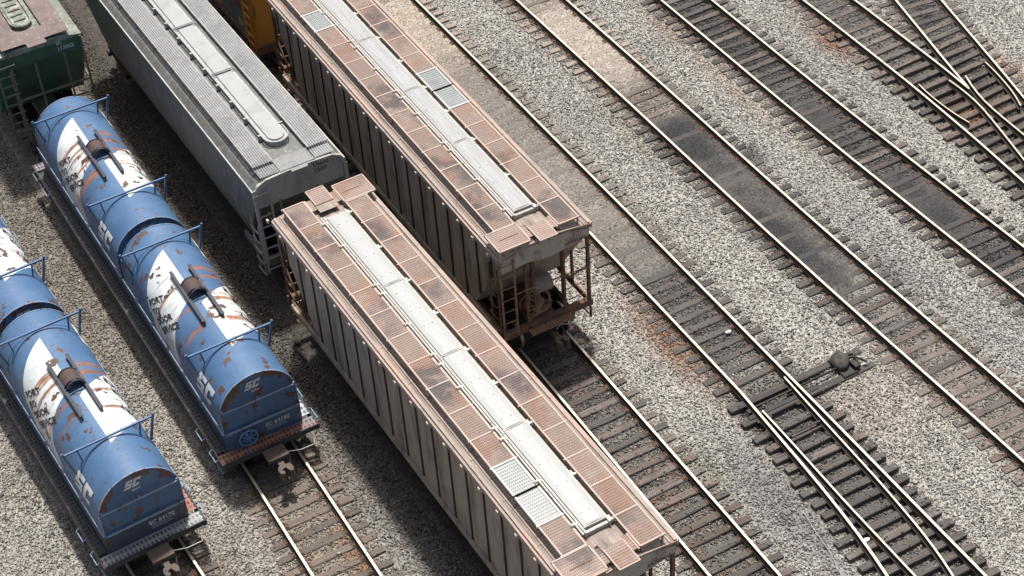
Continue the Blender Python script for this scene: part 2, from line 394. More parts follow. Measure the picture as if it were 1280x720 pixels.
def truck(parent, y):
    t = MB()
    for sx in (-1, 1):   # side frames
        x = sx * 1.0
        t.loft([[(x - .06, y - 1.15, .52), (x - .06, y - .45, .30), (x - .06, y + .45, .30), (x - .06, y + 1.15, .52), (x - .06, y + 1.15, .62), (x - .06, y + .4, .80), (x - .06, y - .4, .80), (x - .06, y - 1.15, .62)],
                [(x + .06, y - 1.15, .52), (x + .06, y - .45, .30), (x + .06, y + .45, .30), (x + .06, y + 1.15, .52), (x + .06, y + 1.15, .62), (x + .06, y + .4, .80), (x + .06, y - .4, .80), (x + .06, y - 1.15, .62)]])
        for k in (-.12, .12): t.cyl((x, y + k, .36), (x, y + k, .72), .08, 10)
        for k in (-.87, .87): t.cyl((sx * .92, y + k, .44), (sx * 1.17, y + k, .44), .11, 12)
    t.box(-1.0, 1.0, y - .22, y + .22, .62, .86)
    tr = t.build('truck', M['black'], parent)
    for k in (-.87, .87):
        w = MB()
        w.cyl((-.98, y + k, .44), (.98, y + k, .44), .08, 10)
        for sx in (-1, 1):
            w.tube([(sx * .72, y + k, .44), (sx * .80, y + k, .44)], .44, 28, 1)
            w.tube([(sx * .685, y + k, .44), (sx * .72, y + k, .44)], .47, 28, 0)
            w.tube([(sx * .80, y + k, .44), (sx * .81, y + k, .44)], .39, 28, 0)
        w.build('wheelset', [M['wheel'], M['tread']], tr)
    return tr

def coupler(parent, yend, sy, z=.80, mat=None):
    c = MB()
    y0 = yend; y1 = yend + sy * .62
    a, b = sorted((y0, y1))
    c.box(-.08, .08, a, b, z - .09, z + .09)
    yy = y1
    def P(x, y, dz): return (x, yy + sy * y, z + dz)
    prof = [(-.17, -.05), (.14, -.05), (.20, .06), (.19, .20), (.10, .27), (.05, .20), (.10, .10), (-.02, .05), (-.08, .22), (-.17, .26), (-.22, .12)]
    if sy < 0: prof = [(-x, y) for x, y in prof]
    c.loft([[P(x, y, -.16) for x, y in prof], [P(x, y, .16) for x, y in prof]])
    o = c.build('coupler', mat or M['dust'], parent)
    h = MB()
    x = .32 * (1 if sy < 0 else -1)
    h.tube([(x, yend, z + .02), (x + .02, yend + sy * .18, z - .04), (x - .05, yend + sy * .34, z - .22), (x - .16, yend + sy * .5, z - .42), (x - .26, yend + sy * .62, z - .40), (x - .32, yend + sy * .7, z - .26)], .028, 8)
    h.build('air_hose', M['dust'], parent)
    l = MB()
    l.tube([(x * 3.6, yend + sy * .02, z + .06), (x * 3.5, yend + sy * .14, z - .04), (x * 2.2, yend + sy * .15, z - .02), (x * .8, yend + sy * .16, z + .16), (x * .2, yend + sy * .3, z + .19)], .016, 6)
    l.build('uncoupling_lever', M['pipe'], parent)
    return o

# ------------------------------------------------------------------ rust covered hopper
HL = 7.85
_cache = {}
def board_panel_mesh(key, w, l, mat):
    if key not in _cache:
        mb = MB(); mb.box(-w / 2, w / 2, -l / 2, l / 2, -.006, .006)
        o = mb.build('grating_panel', mat); me = o.data; bpy.data.objects.remove(o); _cache[key] = me
    return _cache[key]

def rust_hopper(label, loc, rz, number, zinc_left, zinc_right, zincmat, hatchmat, group, hl_seg):
    root = empty('covered_hopper_car', loc, rz, label, 'railcar', group)
    # body with sloping ends
    def sec(y, zb):
        return [(1.40, y, zb), (1.42, y, 3.9), (1.42, y, 4.0), (.75, y, 4.13), (0, y, 4.17), (-.75, y, 4.13), (-1.42, y, 4.0), (-1.42, y, 3.9), (-1.40, y, zb)]
    b = MB()
    b.loft([sec(-HL, 3.62), sec(-HL + .18, 3.5), sec(-HL + 1.75, 1.2), sec(HL - 1.75, 1.2), sec(HL - .18, 3.5), sec(HL, 3.62)])
    for i in range(19):          # side posts
        y = -HL + .48 + i * .862
        zb = max(1.22, 1.22 if abs(y) < HL - 1.8 else 1.22 + (abs(y) - (HL - 1.8)) * 1.42)
        for sx in (-1, 1):
            b.loft([[(sx * 1.415, y - .045, zb), (sx * 1.455, y - .015, zb), (sx * 1.455, y + .015, zb), (sx * 1.415, y + .045, zb)][::sx],
                    [(sx * 1.415, y - .045, 3.92), (sx * 1.455, y - .015, 3.92), (sx * 1.455, y + .015, 3.92), (sx * 1.415, y + .045, 3.92)][::sx]], 1)
    body = b.build('body', [M['side'], M['black']], root)
    # slightly bowed side panels between posts
    pn = MB()
    for i in range(18):
        y0 = -HL + .48 + i * .862 + .05; y1 = y0 + .76
        zb = 1.24 if max(abs(y0), abs(y1)) < HL - 1.75 else 1.24 + (max(abs(y0), abs(y1)) - (HL - 1.78)) * 1.42
        for sx in (-1, 1):
            pts = [(y0, 0), (y0 + .12, .012), ((y0 + y1) / 2, .018), (y1 - .12, .012), (y1, 0)]
            vs = [(sx * (1.422 + d), y, zz) for zz in (zb, 3.9) for y, d in pts]
            fs = [(k, k + 1, k + 6, k + 5) if sx > 0 else (k + 5, k + 6, k + 1, k) for k in range(4)]
            pn.add(vs, fs, 0, True)
    build_by(pn, 'side_panels', M['side'], root)
    s = MB()
    for sx in (-1, 1):
        a, c = sorted((sx * 1.38, sx * 1.50))
        s.box(a, c, -HL + .3, HL - .3, 1.02, 1.20)
    build_by(s, 'side_sill', M['side'], root)
    # roof sheet with seams
    rf = MB()
    xs = [-1.45, -1.2, -.8, -.4, 0, .4, .8, 1.2, 1.45]
    def zr(x): return 4.265 - .16 * (abs(x) / 1.45) ** 1.6
    secs = []
    for y in (-HL - .04, HL + .04):
        secs.append([(x, y, zr(x)) for x in xs] + [(x, y, zr(x) - .035) for x in xs[::-1]])
    rf.loft([q[::-1] for q in secs])
    for y in [-6.3, -4.7, -3.15, -1.55, 0, 1.55, 3.15, 4.7, 6.3]:
        for k in range(len(xs) - 1):
            x0, x1 = xs[k], xs[k + 1]
            rf.add([(x0, y - .03, zr(x0) + .012), (x1, y - .03, zr(x1) + .012), (x1, y + .03, zr(x1) + .012), (x0, y + .03, zr(x0) + .012)], [(0, 1, 2, 3)])
    rf.build('roof', M['roof'], root)
    # edge chord
    ch = MB()
    for sx in (-1, 1):
        a, c = sorted((sx * 1.43, sx * 1.50)); ch.box(a, c, -HL - .05, HL + .05, 3.93, 4.10)
        a, c = sorted((sx * 1.36, sx * 1.43)); ch.box(a, c, -HL - .05, HL + .05, 4.135, 4.158)
        a, c = sorted((sx * 1.22, sx * 1.25)); ch.box(a, c, -HL - .05, HL + .05, 4.15, 4.172)
    build_by(ch, 'roof_edge', M['chord'], root)
    for i in range(19):
        y = -HL + .48 + i * .862
        lg = MB()
        for sx in (-1, 1):
            a, c = sorted((sx * 1.49, sx * 1.545)); lg.box(a, c, y - .05, y + .05, 3.90, 3.99)
        if i == 0:
            firsts = build_by(lg, 'edge_lug', M['lug'], root); y_first = y
        else:
            for first in firsts: link_copy(first, root, (0, y - y_first, 0))
    # hatch trough
    ys = hl_seg
    cm = MB()
    cm.box(-.33, .33, ys[0] - .10, ys[-1] + .10, 4.2, 4.38)
    for sx in (-1, 1):
        a, c = sorted((sx * .30, sx * .35)); cm.box(a, c, ys[0] - .12, ys[-1] + .12, 4.2, 4.43)
    cm.build('hatch_coaming', M['rim'], root)
    for k in range(len(ys) - 1):
        h = MB(); L = ys[k + 1] - ys[k] - .05; w = .285
        def hs(y, inset, dz):
            return [(-w + inset, y, 4.40), (-w + inset, y, 4.455 + dz), (-.17, y, 4.482 + dz), (0, y, 4.49 + dz), (.17, y, 4.482 + dz), (w - inset, y, 4.455 + dz), (w - inset, y, 4.40)]
        h.loft([hs(ys[k] + .025, .02, -.025), hs(ys[k] + .05, 0, 0), hs(ys[k] + L, 0, 0), hs(ys[k] + L + .025, .02, -.025)])
        ho = h.build('hatch_cover', M[hatchmat], root)
        rm = MB()
        for (a, c) in ((ys[k] + .005, ys[k] + .04), (ys[k] + L - .005, ys[k] + L + .03)): rm.box(-.30, .30, a, c, 4.40, 4.462)
        build_by(rm, 'seal_rim', M['rim'], ho, 1, (ys[k] + ys[k + 1]) / 2)
        nb = MB()
        for f in (.12, .4, .62, .88):
            yy = ys[k] + L * f
            for x in (-.13, .12):
                nb.cyl((x, yy, 4.47), (x, yy, 4.497), .022, 8)
        nb.build('batten_stud', M['rim'], ho)
    # hinge rods left with latch brackets, stubs right
    hr = MB()
    hr.tube([(-.41, ys[0] - .15, 4.44), (-.41, ys[-1] + .1, 4.44)], .03, 8)
    hr.tube([(-.475, ys[0] - .1, 4.40), (-.475, ys[-1], 4.40)], .018, 6)
    hr.tube([(-.62, ys[0] - .2, 4.285), (-.62, ys[-1] + .2, 4.285)], .02, 6)
    hr.build('hinge_rod', M['pipe'], root)
    br = MB()
    br.box(-.50, -.36, -.05, .05, 4.22, 4.40); br.cyl((-.52, 0, 4.42), (-.36, 0, 4.42), .05, 10); br.cyl((-.455, 0, 4.36), (-.455, 0, 4.48), .035, 8)
    first = None
    L = ys[-1] - ys[0]
    poss = []
    for k in range(len(ys) - 1):
        d = ys[k + 1] - ys[k]
        poss += [ys[k] + .22, ys[k] + d * .62 if k % 2 else ys[k] + d * .5, ys[k + 1] - .2]
    for y in poss:
        if first is None: first = br.build('latch_bracket', M['rim'], root); first.location = (0, y, 0)
        else: link_copy(first, root, (0, y, 0))
    rt = MB(); rt.box(.34, .47, -.03, .03, 4.30, 4.40); rt.box(.37, .43, -.02, .16, 4.30, 4.37)
    first = None
    for k in range(len(ys)):
        for dy in (-.05, 1.6):
            y = ys[k] + dy
            if y > ys[-1] + .2: continue
            if first is None: first = rt.build('hatch_stop', M['pipe'], root); first.location = (0, y, 0)
            else: link_copy(first, root, (0, y, 0))
    # running boards, rotated copies on either side
    zb = 4.40
    for side in (1, -1):
        fr = MB(); x0, x1 = .50, 1.13
        y0, y1 = -HL + .05, HL - .75
        for x in (x0, x1): fr.box(x - .02, x + .02, y0, y1, zb - .03, zb + .018)
        n = 14; pitch = (y1 - y0) / n
        zset = zinc_right if side == 1 else zinc_left
        for i in range(n + 1):
            y = y0 + i * pitch
            fr.box(x0 - (.06 if i % 2 else .0), x1 + (.05 if i % 2 == 0 else 0), y - .022, y + .022, zb - .028, zb + .02)
            if i % 2 == 0:
                for x in (x0 + .03, x1 - .03): fr.box(x - .015, x + .015, y - .03, y + .03, 4.14, zb - .03)
        # corner step block
        fr.box(.46, 1.46, HL - .74, HL - .70, zb - .02, zb + .03); fr.box(.46, 1.46, HL + .10, HL + .14, zb - .03, zb + .03)
        for x in (.48, 1.44): fr.box(x - .02, x + .02, HL - .72, HL + .12, zb - .03, zb + .03)
        fr.box(1.38, 1.46, HL - .1, HL + .1, 4.0, zb)
        rb = fr.build('running_board', M['frame'], root, rot=(0, 0, 0 if side == 1 else math.pi))
        for i in range(n):
            z = i in zset
            me = board_panel_mesh(('p', round(pitch, 3), zincmat if z else 'grate'), x1 - x0 - .03, pitch - .03, M[zincmat if z else 'grate'])
            p = bpy.data.objects.new('grating_panel', me); COL.objects.link(p); p.parent = rb
            p.location = ((x0 + x1) / 2, y0 + (i + .5) * pitch, zb + .004)
            if z:
                p['label'] = 'bright replaced grating panel'
                wf = MB(); yy = y0 + (i + .5) * pitch; hp = pitch / 2
                for x in (x0, x1): wf.box(x - .024, x + .024, yy - hp - .02, yy + hp + .02, zb - .034, zb + .028)
                for y in (yy - hp, yy + hp): wf.box(x0 - .05, x1 + .05, y - .026, y + .026, zb - .032, zb + .03)
                wf.build('panel_frame', M['frame_white'], rb)
        me = board_panel_mesh('blk', .96, .80, M['grate_end'])
        p = bpy.data.objects.new('grating_panel', me); COL.objects.link(p); p.parent = rb; p.location = (.96, HL - .30, zb + .012)
        sl = MB(); sl.box(.62, 1.22, HL - .33, HL - .295, zb + .016, zb + .026); sl.build('slot_bar', M['rusty'], rb)
    # end step platforms
    for sg in (1, -1):
        e = MB()
        def bx(x0, x1, y0, y1, z0, z1, m=0):
            xa, xb = sorted((sg * x0, sg * x1)); ya, yb = sorted((sg * y0, sg * y1)); e.box(xa, xb, ya, yb, z0, z1, m)
        bx(-.45, .45, HL - .55, HL - .05, 4.36, 4.375, 1)
        bx(-.30, .30, HL - .75, HL - .30, 4.385, 4.40, 2)
        bx(-.27, .27, HL - .42, HL + .30, 4.41, 4.425, 1)
        for x in (-.27, .27): bx(x - .015, x + .015, HL - .42, HL + .30, 4.395, 4.43, 0)
        bx(-.27, .27, HL + .28, HL + .31, 4.39, 4.435, 0)
        for x in (-.45, .45): bx(x - .02, x + .02, HL - .55, HL - .02, 4.30, 4.39, 0)
        bx(-.2, -.14, HL - .1, HL + .1, 4.1, 4.4, 0); bx(.14, .2, HL - .1, HL + .1, 4.1, 4.4, 0)
        e.build('end_platform', [M['frame'], M['grate_end'], M['roof']], root)
        # end panel over the slope sheet
        ep = MB()
        def E(x, y, z): return (sg * x, sg * y, z)
        pr = [(-1.42, 3.9), (-1.42, 3.70), (-.95, 3.58), (-.13, 3.46), (.58, 3.58), (1.42, 3.52), (1.42, 3.98), (.75, 4.10), (0, 4.13), (-.75, 4.10)]
        ep.loft([[E(x, HL + .03, z) for x, z in pr], [E(x, HL + .005, z) for x, z in pr]])
        ep.build('end_panel', M['endpanel'], root)
        lip = MB()
        for i in range(8):
            xa, xb = -1.45 + i * .3625, -1.45 + (i + 1) * .3625
            lip.bar(E(xa, HL + .05, zr(xa) - .03), E(xb, HL + .05, zr(xb) - .03), .05, .05)
        lip.build('roof_lip', M['chord'], root)
        # posts, ladder, rails   (x seen from the near end with sg=-1 is mirrored by sg)
        ps = MB()
        X = lambda x: -sg * x      # x given as seen standing in front of the end
        def Q(x, y, z): return (X(x) if False else (x if sg < 0 else -x), sg * y, z)
        def post(x, y, z0, z1, w=.07): ps.bar(Q(x, y, z0), Q(x, y, z1), w, w)
        post(1.38, HL - .05, 1.2, 3.98, .09); post(.57, HL - .02, 1.2, 3.62, .07); post(-.62, HL - .05, 1.2, 3.62, .07)
        post(-.25, HL - .35, 1.2, 3.5, .10); post(1.30, HL - .85, 1.2, 2.55, .07); post(.66, HL - .3, 1.2, 3.55, .05)
        ps.bar(Q(.5, HL - .15, 2.6), Q(1.3, HL - .8, 1.5), .06); ps.bar(Q(-.6, HL - .1, 2.2), Q(.2, HL - .4, 1.3), .05)
        ps.bar(Q(1.38, HL - .05, 2.5), Q(1.4, HL - 1.15, 1.25), .05)
        ps.build('end_post', M['rusty'], root)
        rl = MB()
        rl.tube([Q(-1.0, HL + .04, 2.62), Q(-.62, HL + .05, 2.64), Q(.57, HL + .05, 2.60), Q(1.40, HL + .02, 2.52)], .018, 6)
        for z in (1.62, 2.05, 2.5): rl.tube([Q(.57, HL + .03, z - .02), Q(1.40, HL + .03, z)], .014, 6)
        for z in (1.62, 2.05): rl.tube([Q(1.42, HL - .02, z), Q(1.46, HL - .5, z), Q(1.40, HL - .95, z - .1)], .014, 6)
        rl.build('handrail', M['rusty_lt'], root)
        ld = MB()
        for x in (-1.44, -1.02): ld.bar(Q(x, HL + .05, 1.1), Q(x, HL + .05, 3.95), .06, .03)
        for i in range(7):
            z = 1.35 + i * .42; ld.tube([Q(-1.44, HL + .05, z), Q(-1.44, HL + .12, z), Q(-1.02, HL + .12, z), Q(-1.02, HL + .05, z)], .014, 6)
        ld.build('ladder', M['rusty_lt'], root)
        l2 = MB()
        for y in (HL - .12, HL - .58): l2.bar(Q(-1.46, y, .95), Q(-1.46, y, 3.6), .05, .03)
        for i in range(6):
            z = 1.0 + i * .42; l2.tube([Q(-1.46, HL - .12, z), Q(-1.54, HL - .12, z), Q(-1.54, HL - .58, z), Q(-1.46, HL - .58, z)], .014, 6)
        l2.build('ladder', M['rusty'], root)
        # end sill, step grating
        si = MB()
        a, c = sorted((sg * (HL - .12), sg * (HL + .05))); si.box(-1.45, 1.45, a, c, 1.05, 1.27)
        for x in (-1.4, 1.4): si.bar(Q(x, HL - .05, 1.1), Q(x, HL - .02, .55), .04, .08); 
        si.bar(Q(-1.4, HL, .58), Q(-1.4, HL - .5, .58), .05, .03); si.bar(Q(1.4, HL, .58), Q(1.4, HL - .5, .58), .05, .03)
        si.bar(Q(-1.4, HL - .5, .58), Q(-1.4, HL - .5, 1.1), .04)
        a, c = sorted((sg * (HL - .1), sg * (HL - 1.9)))
        si.box(-.35, .35, a, c, .72, 1.1)
        for x in (-1.42, 1.36): si.box(x, x + .06, min(sg * HL, sg * (HL - 1.9)), max(sg * HL, sg * (HL - 1.9)), 1.03, 1.22)
        si.build('end_sill', M['rusty'], root)
        sp = MB(); a, c = sorted((sg * (HL + .06), sg * (HL + .34))); sp.box(-.70, .70, a, c, 1.12, 1.14)
        for k in range(18): sp.box(-.70 + k * .08, -.70 + k * .08 + .025, a, c, 1.14, 1.165)
        sp.build('end_step', M['rusty_lt'], root)
        # brake gear
        bg = MB()
        bg.cyl(Q(.0, HL - 1.0, 1.62), Q(.62, HL - 1.0, 1.62), .26, 18)
        bg.build('air_tank', M['endpanel'], root)
        hs_ = MB(); rr = random.Random(3 if sg > 0 else 5)
        for k in range(11):
            cx, cz = rr.uniform(-.5, .1), rr.uniform(1.6, 2.0); r0 = rr.uniform(.12, .3); ph = rr.uniform(0, 6)
            hs_.tube([Q(cx + r0 * math.cos(ph + a_) * .9, HL - .1 + .06 * math.sin(a_ * 2 + k) - .02 * k, cz + r0 * 1.3 * math.sin(ph + a_)) for a_ in [j * .45 for j in range(rr.randint(6, 12))]], .017, 6)
        hs_.cyl(Q(-.3, HL - .2, 1.5), Q(-.1, HL - .2, 1.85), .12, 12)
        hs_.bar(Q(-.55, HL - .2, 1.3), Q(.1, HL - .2, 1.5), .12)
        hs_.build('brake_rigging', M['rusty_lt'], root)
        coupler(root, sg * (HL + .02), sg)
    for y in (-6.35, 6.35): truck(root, y)
    ck = MB()
    for y in (-3.6, 0, 3.6):
        ck.loft([[(1.2, y - 1.6, 1.2), (1.2, y + 1.6, 1.2), (-1.2, y + 1.6, 1.2), (-1.2, y - 1.6, 1.2)][::-1], [(.5, y - .4, .35), (.5, y + .4, .35), (-.5, y + .4, .35), (-.5, y - .4, .35)][::-1]])
    ck.build('hopper_chute', M['slope'], root)
    # reporting mark on the near end panel
    lettering(number, .155, lambda x, y: (.62 + x, -HL - .036, 3.62 + y), M['ink_worn'], root, offset=.004)
    return root

ZL = {2}
segs = [-6.70, -3.05, .05, 3.25, 6.72]
rust_hopper('pinkish rusty hopper behind the light grey one, two white panels on its left roof walk',
            (13.265, 30.35, 0), R(1.2), 'ARI 43977', {11, 12}, set(), 'grate_white', 'hatch', None, segs)
rust_hopper('brown roofed hopper beside the empty tracks with streaked silver hatches and a rusty end cage',
            (17.62, 41.15, 0), 0, 'ARI 43580', ZL, {6, 7}, 'grate_zinc', 'hatch_b', None, segs)

# ------------------------------------------------------------------ coil cars
def coil_car(label, loc, rz, number, small, wheel, walk_r, plat, group, worn):
    root = empty('coil_car', loc, rz, label, 'railcar', group)
    CL = 7.7
    # frame: centre sill, trough, side sills
    f = MB()
    f.box(-.4, .4, -CL + .3, CL - .3, .55, .95)
    f.box(-1.08, 1.08, -CL + .36, CL - .36, .95, 1.50)
    for sx in (-1, 1):
        a, c = sorted((sx * 1.05, sx * 1.13)); f.box(a, c, -CL + .36, CL - .36, .60, 1.56)
        for k in range(12):
            y = -6.9 + k * 1.25; a, c = sorted((sx * 1.13, sx * 1.40)); f.box(a, c, y - .03, y + .03, .60, .86)
    f.build('frame', M['blue_dirty'], root)
    fa = MB()
    for sx in (-1, 1):
        a, c = sorted((sx * 1.39, sx * 1.43)); fa.box(a, c, -CL, CL, .54, .90)
        a, c = sorted((sx * 1.13, sx * 1.16)); fa.box(a, c, -CL + .4, CL - .4, .84, .90)
    for sy in (-1, 1):
        a, c = sorted((sy * (CL + .12), sy * (CL + .16))); fa.box(-1.39, 1.39, a, c, .74, .90); a, c = sorted((sy * CL, sy * (CL + .16)))
        for xx in (-1.43, 1.39): fa.box(xx, xx + .04, a, c, .72, .90)
    build_by(fa, 'side_sill', M['fascia'], root)
    for sx in (-1, 1):
        w = MB(); a, c = sorted((sx * 1.165, sx * 1.39)); w.box(a, c, -CL + .36, CL - .36, .872, .886)
        w.build('walkway', M['walk'] if sx < 0 else M[walk_r], root)
    for sy in (-1, 1):
        p = MB(); a, c = sorted((sy * (CL - .23), sy * (CL + .12))); p.box(-1.39, 1.39, a, c, .885, .90); p.build('end_platform', M[plat], root)
        b = MB(); a, c = sorted((sy * (CL - .40), sy * (CL - .235))); b.box(-1.08, 1.08, a, c, .70, 1.53)
        a, c = sorted((sy * (CL - .36), sy * (CL - .24))); b.box(-1.12, -1.06, a, c, .9, 1.5); b.box(1.06, 1.12, a, c, .9, 1.5)
        b.build('end_plate', M['blue_plate'] if wheel else M['blue_dirty'], root)
        cs = MB(); a, c = sorted((sy * (CL - .3), sy * (CL + .62))); cs.box(-.30, .30, a, c, .70, .80)
        cs.build('striker', M['dust'], root)
        coupler(root, sy * (CL + .30), sy, .58)
        g = MB()
        for (xa, xb) in ((-1.0, -.45), (.55, 1.1)):
            g.tube([(xa, sy * CL, .78), (xa, sy * (CL + .1), .72), (xb, sy * (CL + .1), .72), (xb, sy * CL, .78)], .016, 6)
        for sx in (-1, 1):
            for ya in (CL - .15, CL - 1.1):
                g.tube([(sx * 1.43, sy * ya, .85), (sx * 1.52, sy * ya, .80), (sx * 1.52, sy * (ya - .45), .80), (sx * 1.43, sy * (ya - .45), .85)], .016, 6)
            g.bar((sx * 1.41, sy * (CL - .1), .75), (sx * 1.41, sy * (CL - .1), .35), .03); g.bar((sx * 1.41, sy * (CL - .5), .75), (sx * 1.41, sy * (CL - .5), .35), .03)
            g.bar((sx * 1.41, sy * (CL - .1), .36), (sx * 1.41, sy * (CL - .5), .36), .05, .02)
        for q_ in ('a',): build_by(g, 'grab_iron', M['blue_lt'], root)
    for y in (-6.1, 6.1): truck(root, y)
    # arched covers
    def cover(y0):
        r, hw, Lc = 1.10, 1.10, 7.25
        th = [math.pi / 2 * (1 - 2 * i / 40) for i in range(41)]       # right .. left, 0 = crown
        def sec(y, rr=r, zb=-.60): return [(rr, y, zb)] + [(rr * math.sin(a), y, rr * math.cos(a)) for a in th] + [(-rr, y, zb)]
        c = MB()
        n = 43
        # skin (smooth) as thin shell plus two end sheets
        stations = [0, .05, 1.75, 3.6, 5.5, 6.65, 7.2, Lc]
        secs = [sec(y) for y in stations]
        fs = []
        for i in range(len(secs) - 1):
            for k in range(n - 1): fs.append((i * n + k, (i + 1) * n + k, (i + 1) * n + k + 1, i * n + k + 1))
        c.add([p for q in secs for p in q], fs, 0, True)
        co = c.build('cover', [M['cover']], root, loc=(0, y0, 2.15))
        e = MB()
        for y, fl in ((.02, False), (Lc - .02, True)):
            s_ = sec(y, r - .004); f_ = tuple(range(n)); e.add(s_, [f_ if not fl else f_[::-1]])
        # pressed horizontal stiffener on each end
        build_by(e, 'end_sheet', M['blue_end'], co, 1, Lc / 2)
        rim = MB()
        for y in (0, Lc): rim.tube([(p[0] * 1.004, y, p[2] * 1.004 if p[2] > 0 else p[2]) for p in sec(y)], .016, 5)
        build_by(rim, 'edge_rim', M['blue_lt'], co, 1, Lc / 2)
        er = MB()
        for y, s_ in ((-.03, -1), (Lc + .03, 1)):
            er.tube([(-1.02, y + s_ * .0, .22), (-1.02, y + s_ * .05, .24), (1.02, y + s_ * .05, .24), (1.02, y, .22)], .02, 6)
            er.box(-1.08, 1.08, min(y, y + s_ * .04), max(y, y + s_ * .04), -.60, -.55)
            for x in (-1.03, 0, 1.03): er.box(x - .03, x + .03, min(y + s_ * .03, y - s_ * .03), max(y + s_ * .07, y - s_ * .03), .19, .29)
        build_by(er, 'end_rail', M['blue_lt'], co, 1, Lc / 2)
        # raised seams
        sm = MB()
        for y in (1.45, 6.45): sm.tube([(p[0] * 1.003, y, p[2] * 1.003) for p in sec(y)[1:-1]], .009, 4)
        build_by(sm, 'seam_ring', M['cover'], co, 1, Lc / 2)
        # lower side rail
        lr = MB()
        for sx in (-1, 1):
            for k in range(6):
                ya = .1 + k * 1.2
                lr.tube([(sx * 1.1, ya, -.28), (sx * 1.19, ya + .04, -.26), (sx * 1.19, ya + 1.04, -.26), (sx * 1.1, ya + 1.08, -.28)], .015, 5)
            a, cc = sorted((sx * 1.1, sx * 1.15)); lr.box(a, cc, 0, Lc, -.60, -.54)
        build_by(lr, 'side_rail', M['blue_lt'], co)
        # stacking bars
        for v in (1.48, 6.38):
            bm = MB(); z = 1.17
            bm.bar((-1.27, v, z), (1.27, v, z), .05, .05)
            for sx in (-1, 1):
                bm.bar((sx * 1.25, v, z + .09), (sx * 1.04, v, .40), .06, .05)
                bm.bar((sx * .86, v, z - .02), (sx * .80, v, .74), .04, .04)
            bm.build('stacking_bar', M['blue'], co)
        # lifting bracket: two long skids and an arched saddle
        lb = MB()
        for x in (-.30, .26):
            lb.box(x - .022, x + .022, 2.50, 4.95, 1.04, 1.20)
            lb.box(x - .045, x + .045, 2.50, 4.95, 1.20, 1.216)
        build_by(lb, 'lifting_skid', M['bracket'], co)
        sd = MB(); R0, R1 = .28, .24; yA, yB = 3.72, 4.22; zc = 1.09
        an = [math.pi * i / 16 for i in range(17)]
        def arc(rr, y, ring=0): return [(-.015 + rr * math.cos(a), y, zc + rr * 1.05 * math.sin(a)) for a in an]
        o_, i_ = arc(R0, yA), arc(R1, yA); o2, i2 = arc(R0, yB), arc(R1, yB)
        vs = o_ + i_ + o2 + i2; N = 17; fs = []
        for k in range(N - 1):
            fs += [(k, k + 1, 2 * N + k + 1, 2 * N + k), (N + k + 1, N + k, 3 * N + k, 3 * N + k + 1)]
        sd.add(vs, fs, 0, True)
        for y in (yA, yB):
            sd.tube([(-.015 + .28 * math.cos(a), y, zc + .295 * math.sin(a)) for a in an], .026, 8, 1)
        # front loop hanging over the lid
        sd.tube([(-.30, yA - .02, 1.12), (-.27, yA - .12, 1.22), (-.15, yA - .1, 1.36), (0, yA - .07, 1.40), (.15, yA - .1, 1.36), (.24, yA - .12, 1.24), (.27, yA - .02, 1.12)], .03, 8, 1)
        sd.build('lifting_saddle', [M['saddle'], M['bracket']], co)
        # lettering wrapped on the skin, same both sides (half-turn symmetric)
        def wrap(side):
            def fn(x, y):
                arc_ = x * .70 + y * .28; dv = -x * .70 + y * .96      # along the slanted baseline
                ph = -1.30 + (arc_) / 1.1; v = 4.95 + dv
                if side > 0: ph = -ph; v = 7.25 - v
                rr = 1.112
                if abs(ph) > math.pi / 2: 
                    d = (abs(ph) - math.pi / 2) * 1.1; return (math.copysign(rr, ph), v, -d)
                return (rr * math.sin(ph), v, rr * math.cos(ph))
            return fn
        for s_ in (-1, 1):
            mk = lettering(['PORT', 'TO', 'DOOR', 'SERVICE'], .31, wrap(s_), M['ink'], co, offset=.010)
        # large logo low on each flank near the end
        def flank(side):
            def fn(x, y):
                arc_ = y; v = (1.62 - x) if side < 0 else (5.63 + x)
                ph = (-1.60) + arc_ / 1.1
                if side > 0: ph = -ph
                rr = 1.115
                if abs(ph) > math.pi / 2:
                    return (math.copysign(rr, ph), v, -(abs(ph) - math.pi / 2) * 1.1)
                return (rr * math.sin(ph), v, rr * math.cos(ph))
            return fn
        for s_ in (-1, 1): block_sc(.62, flank(s_), M['white'], co, 5, .3)
        # end emblem
        block_sc(.26, lambda x, y: (-.32 + x, .010, .62 + y), M['white'], co, 1, .45)
        lettering(small, .10, lambda x, y: (-.12 + x, .010, .49 + y), M['white_worn'], co, offset=.004)
        return co
    cover(-7.48); cover(.14)
    lettering(number, .17, lambda x, y: (.06 + x, -CL + .228, 1.22 + y), M['white_worn'], root, offset=.006, spacing=1.08)
    ln = MB()
    for k, (w) in enumerate((.72, .55, .62)): ln.box(.10, .10 + w, -CL + .228, -CL + .234, 1.17 - k * .055, 1.178 - k * .055)
    ln.build('stencil_lines', M['white_worn'], root)
    if wheel:
        wb = MB(); cx, cz, y = -.50, 1.22, -CL + .10
        wb.tube([(cx + .26 * math.cos(a), y, cz + .26 * math.sin(a)) for a in [i * math.pi / 14 for i in range(29)]], .026, 8)
        for k in range(8):
            a = k * math.pi / 4 + .2; wb.bar((cx, y, cz), (cx + .25 * math.cos(a), y, cz + .25 * math.sin(a)), .045, .02)
        wb.cyl((cx, y - .03, cz), (cx, y + .14, cz), .06, 12); wb.build('brake_wheel', M['wheel_blue'], root)
    return root
coil_car('leftmost blue and white coil car, lettered SC 64170 above its grey grating platform', (4.585, 39.54, 0), R(3.1), 'SC 64170', '641A', False, 'walk_rust', 'plat_grey', None, False)
coil_car('blue and white coil car with a round blue brake wheel, next to the green hopper', (8.845, 41.17, 0), R(.8), 'SC 64180', '642A', True, 'walk_pale', 'plat_rust', None, True)

